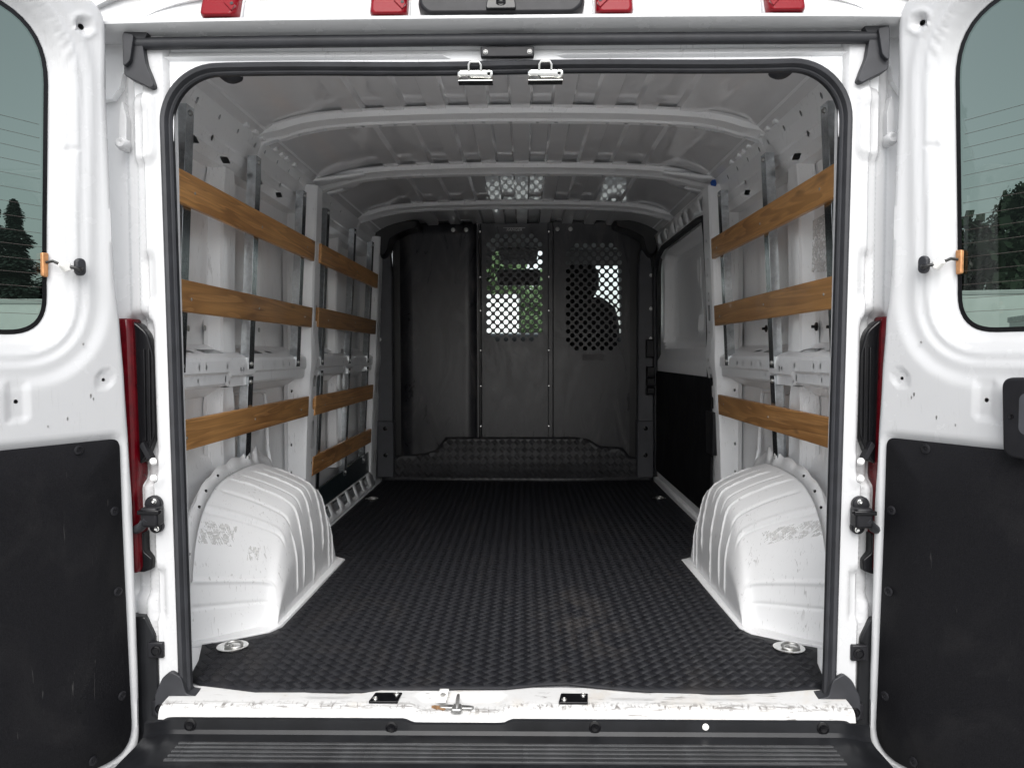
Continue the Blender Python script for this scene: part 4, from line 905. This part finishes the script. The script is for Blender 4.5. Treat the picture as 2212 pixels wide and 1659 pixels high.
# --- cab: windscreen, dash, headliner, mirror, front screen pillars
MB().prism([(3.22, 1.605), (4.22, 1.605), (4.22, 1.62), (3.22, 1.62)], lambda a, b, h: (h, a, b), -0.88, 0.88).build('headliner', 'cab_grey', van, bevel=0.004)
MB().prism(roundpoly([(4.35, 0.55), (4.30, 0.86), (4.40, 0.97), (4.95, 0.99), (5.05, 0.93), (5.05, 0.4), (4.4, 0.4)], 0.05), lambda a, b, h: (h, a, b), -0.93, 0.93).build('dashboard', 'dark_plastic', van, bevel=0.01)
MB().loft([[(-0.92, 5.0, 0.96), (0.92, 5.0, 0.96)], [(-0.78, 4.22, 1.60), (0.78, 4.22, 1.60)]], closed=False, cap=False).build('windscreen', 'clear_glass', van, 0)
for sd_ in (-1, 1):
    MB().tube([(sd_*0.95, 5.0, 0.93), (sd_*0.82, 4.20, 1.60)], 0.05, 8).build('screen_pillar', 'cab_grey', van, 50)
    MB().sheet(lambda U, V: np.stack([sd_*(0.962-0*U), U, V], 1), roundpoly([(3.50, 0.95), (4.75, 0.95), (4.25, 1.46), (3.50, 1.46)], 0.06), grid=(0.2, 0.2)).build('cab_window', 'clear_glass', van, 0)
    MB().box(*sorted((sd_*0.86, sd_*0.95)), 3.22, 3.50, 0.0, 1.56).build('cab_pillar', 'cab_grey', van, bevel=0.02)
MB().prism(roundpoly([(-0.16, 1.345), (0.17, 1.345), (0.18, 1.47), (-0.17, 1.47)], 0.03), lambda a, b, h: (a, h, b), 4.25, 4.30).build('interior_mirror', 'dark_plastic', van, bevel=0.01)
MB().prism(roundpoly([(-0.13, 1.50), (0.14, 1.50), (0.16, 1.60), (-0.15, 1.60)], 0.03), lambda a, b, h: (a, h, b), 4.0, 4.2).build('overhead_console', 'cab_grey', van, bevel=0.02)
for sd_ in (-1, 1):
    MB().prism(roundpoly([(sd_*0.20, 1.485), (sd_*0.80, 1.485), (sd_*0.78, 1.605), (sd_*0.20, 1.605)], 0.02), lambda a, b, h: (a, h, b), 4.16, 4.185).build('sun_visor', 'cab_grey', van, bevel=0.006)
MB().box(-0.93, 0.93, 3.2, 5.3, -0.12, -0.01).build('cab_floor', 'dark_plastic', van)
MB().prism([(5.0, 0.95), (5.35, 0.80), (5.45, 0.3), (5.45, -0.3), (5.0, -0.3)], lambda a, b, h: (h, a, b), -0.95, 0.95).build('bonnet', 'body_white', van, bevel=0.03)
for sd_ in (-1, 1):
    for y in (0.80, 4.35):
        w = MB().lathe([(0.20, -0.10), (0.33, -0.10), (0.35, -0.07), (0.35, 0.07), (0.33, 0.10), (0.20, 0.10)], (sd_*0.86, y, GROUND+0.35), (1, 0, 0), 28).build('wheel', 'tyre', van, 40)
        MB().lathe([(0.0001, 0.03), (0.10, 0.03), (0.12, 0.01), (0.19, 0.02), (0.205, 0.09), (0.215, 0.09)], (sd_*0.86, y, GROUND+0.35), (sd_, 0, 0), 24).build('rim', 'zinc_dull', w, 40)

# ------------------------------------------------------------------ bulkhead partition
part = thing('bulkhead_partition', 'black steel bulkhead with two perforated windows across the end of the load bay', 'partition', (0, 3.15, 0.0))
def hole_grid(xc, zt, pitch=0.0548, r=0.0153):
    hs_ = []; n = 25
    for k in range(n):
        cnt = 5 if k in (0, 24) else 6 if k % 2 else 7
        if k == 0 or k == 24: off = [-2, -1, 0, 1, 2]
        elif k % 2: off = [-2.5, -1.5, -0.5, 0.5, 1.5, 2.5]
        else: off = [-3, -2, -1, 0, 1, 2, 3]
        for o_ in off: hs_.append(circle(xc+o_*pitch, zt-k*pitch/2, r, 14))
    return hs_
def panel(name, x0, x1, z0, z1, y, holes=(), label=None):
    o = MB().sheet(lambda U, V: np.stack([U, y+(0 if holes else 0.0015)*np.sin(U*7+V*5), V], 1), [(x0, z0), (x1, z0), (x1, z1), (x0, z1)], holes, grid=(0.08, 0.08) if not holes else None).build(name, 'partition_black', part, 0 if holes else 30, solid=0.002, solid_off=1)
    if label: o['label'] = label
    return o
pL = panel('solid_panel', -0.752, -0.250, 0.03, 1.648, 3.160, label='solid black steel panel without perforations')
pM = panel('perforated_door_panel', -0.228, 0.200, 0.26, 1.640, 3.150, hole_grid(-0.0146, 1.560), 'black steel door panel with perforated window')
pR = panel('perforated_panel', 0.226, 0.727, 0.03, 1.648, 3.160, hole_grid(0.495, 1.500), 'black steel panel with a lower perforated window')
MB().prism([(-0.262, 3.160), (-0.258, 3.142), (-0.226, 3.142), (-0.222, 3.160)], lambda a, b, h: (a, b, h), 0.26, 1.645).build('joint_strip', 'partition_black', part, bevel=0.003)
MB().prism([(0.198, 3.160), (0.202, 3.142), (0.232, 3.142), (0.238, 3.160)], lambda a, b, h: (a, b, h), 0.26, 1.645).build('joint_strip', 'partition_black', part, bevel=0.003)
MB().prism([(-0.245, 3.142), (-0.242, 3.136), (-0.232, 3.136), (-0.229, 3.142)], lambda a, b, h: (a, b, h), 0.27, 1.635).build('hinge_rod', 'gloss_black', part, bevel=0.002)
sm_ = bolt_mesh('panel_screw_mesh', 0.0045, 0.004, 'chrome'); bb_ = bolt_mesh('panel_bolt_mesh', 0.011, 0.008, 'bolt_white'); br_ = bolt_mesh('top_bolt_mesh', 0.011, 0.006, 'zinc_dull')
for z in (1.588, 1.30, 1.085, 0.83, 0.60, 0.34):
    place('screw', sm_, (-0.234, 3.136, z), pM, RB); place('screw', sm_, (0.206, 3.142, z), pM, RB)
for x in (-0.408, -0.325): place('top_bolt', br_, (x, 3.158, 1.603), pL, RB)
for x in (0.262, 0.345): place('top_bolt', br_, (x, 3.158, 1.605), pR, RB)
MB().prism([(-0.60, 1.648), (-0.27, 1.648), (-0.27, 1.672), (-0.58, 1.672)], lambda a, b, h: (a, h, b), 3.12, 3.17).build('top_flange', 'partition_black', part, bevel=0.004)
MB().prism([(0.25, 1.648), (0.58, 1.648), (0.60, 1.672), (0.25, 1.672)], lambda a, b, h: (a, h, b), 3.12, 3.17).build('top_flange', 'partition_black', part, bevel=0.004)
MB().prism([(0.42, 0.765), (0.56, 0.765), (0.56, 0.805), (0.42, 0.805)], lambda a, b, h: (a, h, b), 3.1565, 3.160).build('faded_sticker', 'old_sticker', pR)
MB().box(-0.085, 0.055, 3.1455, 3.150, 1.612, 1.614).build('latch_slot', 'zinc_dull', pM)
ft = bpy.data.curves.new('maker_name', 'FONT'); ft.body = 'RANGER'; ft.size = 0.026; ft.align_x = 'CENTER'; ft.extrude = 0.0005; ft.shear = 0.2
fo = bpy.data.objects.new('maker_name', ft); reg(fo, pM); fo.location = (-0.015, 3.1465, 1.592); fo.rotation_euler = (PI/2, 0, 0); fo.data.materials.append(M['zinc_dull'])
for sd_, zoff in ((-1, 0), (1, 0)):
    x0, x1 = (0.792, 0.892) if sd_ < 0 else (0.770, 0.868)
    MB().loft([[(sd_*x0, 3.085, 0.36), (sd_*x1, 3.07, 0.36), (sd_*x1, 3.15, 0.36), (sd_*x0, 3.15, 0.36)], [(sd_*x0, 3.085, 1.30), (sd_*(x1-0.005), 3.07, 1.30), (sd_*(x1-0.005), 3.15, 1.30), (sd_*x0, 3.15, 1.30)], [(sd_*(x0+0.01), 3.085, 1.46), (sd_*(x1-0.03), 3.07, 1.46), (sd_*(x1-0.03), 3.15, 1.46), (sd_*(x0+0.01), 3.15, 1.46)]]).build('side_trim', 'grey_trim', part, bevel=0.006)
    MB().prism(roundpoly([(sd_*(x0-0.006), 0.02), (sd_*x1, 0.02), (sd_*x1, 0.385), (sd_*(x0-0.006), 0.380)], 0.01), lambda a, b, h: (a, h, b), 3.06, 3.15).build('lower_trim', 'grey_trim', part, bevel=0.006)
    for z in (1.30, 1.09, 0.90): place('side_bolt', bb_, (sd_*(x1-0.018), 3.074, z), part, RB)
    for z in (0.335, 0.165): MB().lathe([(0.014, 0), (0.014, 0.003), (0.010, 0.004), (0.008, 0.002), (0.0001, 0.003)], (sd_*(x0+0.045), 3.06, z), (0, -1, 0), 14).build('trim_screw', 'gloss_black', part)
    MB().box(*sorted((sd_*0.725, sd_*0.80)), 3.165, 3.20, 0.0, 1.64).build('side_gap_shade', 'dark_plastic', part)  # dark box in the gap beside the panels, painting the gap's shade
    # dark plastic corner mouldings below the roof
    cm = roundpoly([(0.60, 1.640), (0.86, 1.635), (0.885, 1.56), (0.875, 1.43), (0.835, 1.40), (0.800, 1.44), (0.785, 1.52), (0.700, 1.565), (0.610, 1.590)], 0.02)
    MB().loft([[(sd_*a, 3.14, b) for a, b in cm], [(sd_*a, 3.00, b) for a, b in cm], [(sd_*(0.76+(a-0.76)*0.92), 2.965, 1.54+(b-1.54)*0.9) for a, b in cm]]).build('corner_moulding', 'dark_plastic', part, 35, bevel=0.008)

# ------------------------------------------------------------------ rubber floor mat with bar tread
fm = thing('floor_mat', 'black rubber floor mat with woven bar tread covering the van floor', 'mat', (0, 1.5, -0.008))
edge_l = [(-0.862, 3.11), (-0.862, 1.30), (-0.715, 1.245), (-0.656, 1.185), (-0.672, 0.43), (-0.695, 0.384), (-0.79, 0.318), (-0.852, 0.290), (-0.815, 0.18), (-0.79, 0.06), (-0.74, 0.030)]
front = [(-0.60, -0.002), (-0.45, 0.000), (-0.345, -0.004), (-0.30, 0.012), (-0.15, 0.010), (0.0, 0.014), (0.08, 0.030), (0.15, 0.034), (0.22, 0.020), (0.35, 0.006), (0.5, 0.000), (0.62, 0.004), (0.72, 0.022)]
edge_r = [(0.77, 0.028), (0.785, 0.06), (0.81, 0.18), (0.85, 0.285), (0.79, 0.318), (0.700, 0.386), (0.680, 0.44), (0.664, 1.185), (0.71, 1.245), (0.868, 1.30), (0.868, 3.11)]
outl = edge_l+front+edge_r
def fmat(U, V):
    z = -0.0022+0.0025*np.sin(U*5.1+1)*np.sin(V*3.3)*smoothstep(0.2, 0.8, V)
    z = z+0.006*np.exp(-((U-0.15)/0.12)**2-((V-0.03)/0.06)**2)+0.003*np.exp(-((U+0.1)/0.10)**2-((V-0.01)/0.05)**2)
    return np.stack([U, V, z], 1)
sheet_o = MB().sheet(fmat, outl, grid=(0.05, 0.05)).build('mat_sheet', 'mat_rubber', fm, 40, solid=0.004, solid_off=0)
# riser: the mat runs up the step in front of the bulkhead
rise = [(-0.865, 0.0), (-0.865, 0.125), (-0.80, 0.15), (-0.60, 0.165), (-0.52, 0.19), (-0.46, 0.272), (0.37, 0.272), (0.46, 0.258), (0.53, 0.215), (0.68, 0.205), (0.72, 0.15), (0.865, 0.13), (0.868, 0.0)]
def bulge(U): return 0.03*np.exp(-((U-0.05)/0.30)**2)-0.012*np.cos(U*7.5)
def frise(U, V):
    t = np.clip(V/0.27, 0, 1); y = 3.115-bulge(U)*(1-t)**2-0.05*(1-t)**3+0.012*t
    return np.stack([U, y, V], 1)
MB().sheet(frise, rise, grid=(0.03, 0.02)).build('mat_riser', 'mat_riser_lit', fm, 50, solid=0.004, solid_off=0)
def tread(poly, func, nfun, name, a=0.0255, hb=0.0015, mat='mat_rubber'):
    P = np.array(poly); mn, mx = P.min(0), P.max(0); c45 = math.sqrt(0.5); cells = []
    R_ = int((mx-mn).sum()/a)+4; ox, oy = mn
    ii, jj = np.meshgrid(np.arange(-R_, R_), np.arange(-R_, R_), indexing='ij'); ii = ii.ravel(); jj = jj.ravel()
    CX = ox+(ii-jj)*a*c45; CY = oy+(ii+jj)*a*c45
    k = (CX > mn[0]) & (CX < mx[0]) & (CY > mn[1]) & (CY < mx[1]); ii, jj, CX, CY = ii[k], jj[k], CX[k], CY[k]
    sdv = sd_poly(np.stack([CX, CY], 1), poly); k = sdv < -a*0.55; ii, jj, CX, CY = ii[k], jj[k], CX[k], CY[k]
    nb = 5; quads = []
    par = (ii+jj) % 2
    d1 = np.where(par[:, None] == 0, np.array([[c45, c45]]), np.array([[-c45, c45]])); d2 = np.stack([-d1[:, 1], d1[:, 0]], 1)
    V_ = []; 
    for q in range(nb):
        off = (q-(nb-1)/2)*a/nb*0.98; cx = np.stack([CX, CY], 1)+d2*off
        L_ = a*0.47; w = (a/nb*np.where(par == 0, 0.40, 0.24))[:, None]; wt = w*0.7; Lt = L_-w*0.5
        for (l_, w_, up) in ((L_, w, 0), (Lt, wt, 1)):
            for sa, sb in ((-1, -1), (1, -1), (1, 1), (-1, 1)):
                p = cx+d1*(l_*sa)+d2*(w_*sb); V_.append((p, up))
    pts = np.stack([v[0] for v in V_], 1); ups = np.array([v[1] for v in V_])      # cells x (nb*8) x 2
    n = len(CX); U = pts[..., 0].ravel(); W = pts[..., 1].ravel()
    B_ = func(U, W); Nn = nfun(U, W); hgt = np.tile(ups, n)*hb
    XYZ = B_+Nn*hgt[:, None]
    base = (np.arange(n*nb)*8)[:, None, None]
    F_ = np.array([[4, 5, 6, 7], [0, 1, 5, 4], [1, 2, 6, 5], [2, 3, 7, 6], [3, 0, 4, 7]])[None]+base
    me = bpy.data.meshes.new(name); F_ = F_.reshape(-1, 4)
    me.vertices.add(len(XYZ)); me.vertices.foreach_set('co', XYZ.ravel()); me.loops.add(F_.size); me.polygons.add(len(F_))
    me.loops.foreach_set('vertex_index', F_.ravel().astype(np.int32)); me.polygons.foreach_set('loop_start', np.arange(0, F_.size, 4, dtype=np.int32)); me.update(calc_edges=True); me.validate()
    me.materials.append(M[mat]); o = bpy.data.objects.new(name, me); reg(o, fm); o['kind'] = 'stuff'; return o
up_n = lambda U, V: np.tile(np.array([[0, 0, 1.0]]), (len(U), 1))
tread(outl, lambda U, V: fmat(U, V)+np.array([[0, 0, 0.0021]]), up_n, 'tread_bars')
tread(rise, lambda U, V: frise(U, V)-np.array([[0, 0.0021, 0]]), lambda U, V: np.tile(np.array([[0, -1.0, 0.0]]), (len(U), 1)), 'tread_bars', 0.034, 0.0045, 'mat_riser_lit')

# ------------------------------------------------------------------ cargo tie racks: galvanised uprights and wooden slats
SCREW = bolt_mesh('slat_screw_mesh', 0.004, 0.002, 'zinc_dull', 10)
def rack(sd_, y0, y1, zs, ups, label, lower):
    t = thing('slat_rack', label, 'rack', (sd_*0.86, (y0+y1)/2, 0.0), 'slat racks along the load bay walls')
    for zc in zs:
        h2 = 0.0425; mb = MB(); th = 0.017
        xa, xb = xwall(zc+h2), xwall(zc-h2)
        def P(y): return [(sd_*xa, y, zc+h2), (sd_*xb, y, zc-h2), (sd_*(xb+th), y, zc-h2), (sd_*(xa+th), y, zc+h2)]
        mb.loft([P(y0), P(y1)]); o = mb.build('slat', 'wood', t, 30, bevel=0.0035, seg=3)
        for yy in ups:
            place('screw', SCREW, (sd_*(xwall(zc)+0.0005), yy+0.004, zc+random.uniform(-0.008, 0.008)), o, RY[sd_])
    bz = bolt_mesh('rack_bolt_mesh', 0.007, 0.006, 'zinc_dull', 10)
    for i, yy in enumerate(ups):
        segs = [(0.757, 1.47)]
        if i in lower: segs.append((0.436, 0.732) if len(zs) == 3 else (0.16, 0.732))
        for za, zb in segs:
            pl = [(-0.024, 0.030), (-0.024, 0.0), (0.024, 0.0), (0.024, 0.030), (0.0215, 0.030), (0.0215, 0.0025), (-0.0215, 0.0025), (-0.0215, 0.030)]
            mb = MB(); mb.loft([[(sd_*(xwall(z)+0.0185+b), yy+a, z) for a, b in pl] for z in (za, zb)])
            u_ = mb.build('upright', 'steel', t, 25, bevel=0.0006)
            for z in (za+0.018, zb-0.018): place('bolt', bz, (sd_*(xwall(z)+0.0185), yy, z), u_, RY[sd_])
    return t
rack(-1, 0.06, 1.455, (1.2425, 0.9625, 0.5865), (0.262, 0.795, 1.34), 'three-slat wooden rack above the wheel well, on the wall opposite the sliding door', (1,))
rack(1, 0.06, 1.475, (1.2475, 0.966, 0.590), (0.278, 0.800, 1.38), 'three-slat wooden rack above the wheel well, on the sliding door side', (1,))
rack(-1, 1.56, 2.86, (1.2475, 0.970, 0.580, 0.312), (1.72, 2.28, 2.76), 'four-slat wooden rack between the pillar and the black bulkhead', (0, 1, 2))

# ------------------------------------------------------------------ blue tape, seat
tp = MB().sheet(lambda U, V: np.stack([0.842+U, 1.505+0.004*np.sin(U*90), 1.520+V], 1), [(0, 0), (0.022, -0.003), (0.025, 0.009), (0.020, 0.026), (0.005, 0.024), (-0.003, 0.012)], grid=(0.006, 0.006)).build('tape_scrap', 'blue_tape', None, 30, solid=0.001)
tag(tp, 'scrap of blue tape stuck at the roof joint above the sliding door pillar', 'tape')
seat = thing('cab_seat', 'black fabric cab seat with headrest behind the right perforated window', 'seat', (0.455, 3.75, -0.01))
def rr3(xc, hx, y0, y1, z): return [(xc+a, (y0+y1)/2+b, z) for a, b in rrect(0, 0, hx, (y1-y0)/2, min(0.05, (y1-y0)/2.1), 4)]
MB().loft([rr3(0.455, 0.25, 3.62, 3.80, 0.42), rr3(0.455, 0.27, 3.58, 3.80, 0.75), rr3(0.455, 0.26, 3.56, 3.74, 1.00), rr3(0.455, 0.23, 3.55, 3.70, 1.13), rr3(0.455, 0.14, 3.55, 3.67, 1.20)]).build('backrest', 'seat_fabric', seat, 50, bevel=0.01)
MB().loft([rr3(0.435, 0.10, 3.56, 3.66, 1.20), rr3(0.435, 0.135, 3.54, 3.68, 1.27), rr3(0.435, 0.135, 3.54, 3.68, 1.36), rr3(0.435, 0.10, 3.56, 3.67, 1.425)]).build('headrest', 'seat_fabric', seat, 50, bevel=0.01)
MB().loft([rr3(0.455, 0.26, 3.62, 4.20, 0.30), rr3(0.455, 0.27, 3.60, 4.22, 0.40), rr3(0.455, 0.24, 3.64, 4.18, 0.46)]).build('cushion', 'seat_fabric', seat, 50, bevel=0.01)
MB().box(0.23, 0.69, 3.68, 4.12, -0.01, 0.30).build('seat_base', 'dark_plastic', seat, bevel=0.01)

# ------------------------------------------------------------------ outside: trees, parked trailers
def conifer(x, y, h, r, seed, label):
    rng = random.Random(seed); t = thing('conifer_tree', label, 'tree', (x, y, GROUND), 'conifers beyond the yard')
    MB().tube([(x, y, GROUND), (x+0.05, y, GROUND+h*0.5), (x, y, GROUND+h*0.98)], [0.022*h, 0.013*h, 0.01], 7).build('trunk', 'bark', t, 60)
    vv, ff = [], []
    for k in range(7500):
        f_ = rng.random()**0.75; z = GROUND+h*(0.10+0.90*f_); rr = r*(1-f_)**0.85*(0.75+0.35*math.sin(f_*42))+0.08
        a = rng.random()*2*PI; d = rr*(0.15+0.95*rng.random()); cx, cy_ = x+d*math.cos(a), y+d*math.sin(a); cz_ = z-d*0.30
        ln = (0.05+0.05*rng.random())*h*0.75*(1-f_*0.7); w = ln*0.40
        ex, ey = math.cos(a), math.sin(a); b = len(vv)
        vv += [(cx-ex*ln*.5-ey*w, cy_-ey*ln*.5+ex*w, cz_+0.1*ln), (cx-ex*ln*.5+ey*w, cy_-ey*ln*.5-ex*w, cz_+0.1*ln), (cx+ex*ln*.6+ey*w*.3, cy_+ey*ln*.6-ex*w*.3, cz_-ln*rng.uniform(.1, .45)), (cx+ex*ln*.6-ey*w*.3, cy_+ey*ln*.6+ex*w*.3, cz_-ln*rng.uniform(.1, .45))]
        ff.append((b, b+1, b+2, b+3))
    o = MB().add(vv, ff).build('crown', 'conifer', t, 0); return t
def broadleaf(x, y, h, r, seed, label, group):
    rng = random.Random(seed); t = thing('broadleaf_tree', label, 'tree', (x, y, GROUND), group)
    mb = MB(); mb.tube([(x, y, GROUND), (x+0.1, y, GROUND+h*0.35), (x, y+0.1, GROUND+h*0.75)], [0.03*h, 0.022*h, 0.008*h], 8)
    for k in range(6):
        a = k*1.05; mb.tube([(x+0.08, y, GROUND+h*(0.3+0.06*k)), (x+math.cos(a)*r*0.55, y+math.sin(a)*r*0.55, GROUND+h*(0.5+0.06*k))], [0.010*h, 0.004*h], 6)
    mb.build('trunk', 'bark', t, 60)
    clumps = []
    for k in range(80):
        u = rng.uniform(-1, 1); a = rng.random()*2*PI; q = math.sqrt(1-u*u); rad = rng.uniform(0.45, 1.0)
        clumps.append((x+r*rad*q*math.cos(a), y+r*rad*q*math.sin(a), GROUND+h*0.60+h*0.36*rad*u, r*rng.uniform(0.16, 0.30)))
    vv, ff = [], []
    for c in clumps:                          # denser, larger leaves inside each clump
        for k in range(36):
            p = Vector(c[:3])+Vector((rng.gauss(0, 1), rng.gauss(0, 1), rng.gauss(0, 1)))*c[3]*0.42
            n = Vector((rng.gauss(0, 1), rng.gauss(0, 1), rng.gauss(0, 1))).normalized(); u = n.orthogonal().normalized()*c[3]*0.34; w = n.cross(u)*0.9; b = len(vv)
            vv += [p-u, p+w, p+u, p-w]; ff.append((b, b+1, b+2, b+3))
    for c in clumps:
        for k in range(300):
            d = Vector((rng.gauss(0, 1), rng.gauss(0, 1), rng.gauss(0, 1))).normalized()*c[3]*rng.uniform(0.5, 1.15); p = Vector(c[:3])+d
            n = Vector((rng.gauss(0, 1), rng.gauss(0, 1), rng.gauss(0, 1)+0.6)).normalized(); u = n.orthogonal().normalized()*0.016*h*rng.uniform(0.5, 1.1); w = n.cross(u)*0.6; b = len(vv)
            vv += [p-u, p+w*0.8, p+u, p-w*0.8]; ff.append((b, b+1, b+2, b+3))
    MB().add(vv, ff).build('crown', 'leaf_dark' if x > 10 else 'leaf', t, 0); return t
def trailer(x, y, rz, L_, W_, H_, label):
    t = thing('box_trailer', label, 'trailer', (x, y, GROUND)); c, s = math.cos(rz), math.sin(rz)
    tr = lambda a, b, z: (x+a*c-b*s, y+a*s+b*c, GROUND+z)
    def bx(name, a0, a1, b0, b1, z0, z1, m, bev=0.02):
        mb = MB(); mb.loft([[tr(a0, b0, z), tr(a1, b0, z), tr(a1, b1, z), tr(a0, b1, z)] for z in (z0, z1)]); return mb.build(name, m, t, bevel=bev)
    bx('box_body', -L_/2, L_/2, -W_/2, W_/2, 0.75, H_, 'trailer_white'); bx('roof_rail', -L_/2-0.03, L_/2+0.03, -W_/2-0.03, W_/2+0.03, H_-0.10, H_+0.02, 'body_white')
    bx('chassis', -L_/2, L_/2, -W_/2+0.3, W_/2-0.3, 0.5, 0.75, 'dark_plastic')
    for k in range(int(L_/1.6)): bx('panel_rib', -L_/2+0.8+k*1.6-0.02, -L_/2+0.8+k*1.6+0.02, -W_/2-0.015, -W_/2, 0.8, H_-0.12, 'trailer_white', 0.005)
    for a in (-L_*0.3, -L_*0.3+1.1, L_*0.3):
        for b in (-W_/2+0.15, W_/2-0.15):
            p = tr(a, b, 0.45); MB().lathe([(0.2, -0.12), (0.43, -0.12), (0.45, 0), (0.43, 0.12), (0.2, 0.12)], p, (-s, c, 0), 20).build('wheel', 'tyre', t, 40)
    return t
# left of the van
conifer(-24.4, 35.0, 8.9, 2.2, 1, 'tall conifer, tallest beyond the white trailer outside the window of the handleless door')
conifer(-22.9, 36.0, 7.8, 2.1, 2, 'shorter conifer beside the tallest one beyond the handleless door')
conifer(-22.0, 38.0, 7.4, 2.1, 5, 'small conifer partly behind the window edge of the handleless door')
conifer(-27.0, 37.0, 9.6, 2.8, 9, 'broad conifer behind the tallest one beyond the handleless door')
trailer(-14.0, 17.5, 0.10, 6.0, 2.4, 2.75, 'low white box trailer parked in front of the conifers')
# right of the van
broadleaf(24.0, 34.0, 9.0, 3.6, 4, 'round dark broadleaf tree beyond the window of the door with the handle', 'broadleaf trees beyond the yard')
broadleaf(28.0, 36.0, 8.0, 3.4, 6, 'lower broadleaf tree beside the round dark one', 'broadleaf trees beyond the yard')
trailer(15.5, 19.0, -0.25, 9.0, 2.5, 3.05, 'tall white box trailer parked in front of the broadleaf trees')
trailer(12.2, 12.6, -0.30, 5.0, 2.2, 2.15, 'low white box trailer with a pale roof rail nearer the van')
# ahead of the van
broadleaf(-2.4, 30.0, 7.5, 3.0, 12, 'green leafy tree ahead of the windscreen behind the white trailer', 'broadleaf trees beyond the yard')
broadleaf(0.9, 26.0, 4.4, 1.3, 14, 'slim green tree beside the white trailer ahead of the windscreen', 'broadleaf trees beyond the yard')
trailer(-2.2, 20.0, 0.0, 4.2, 2.4, 3.0, 'white box trailer parked ahead of the windscreen')
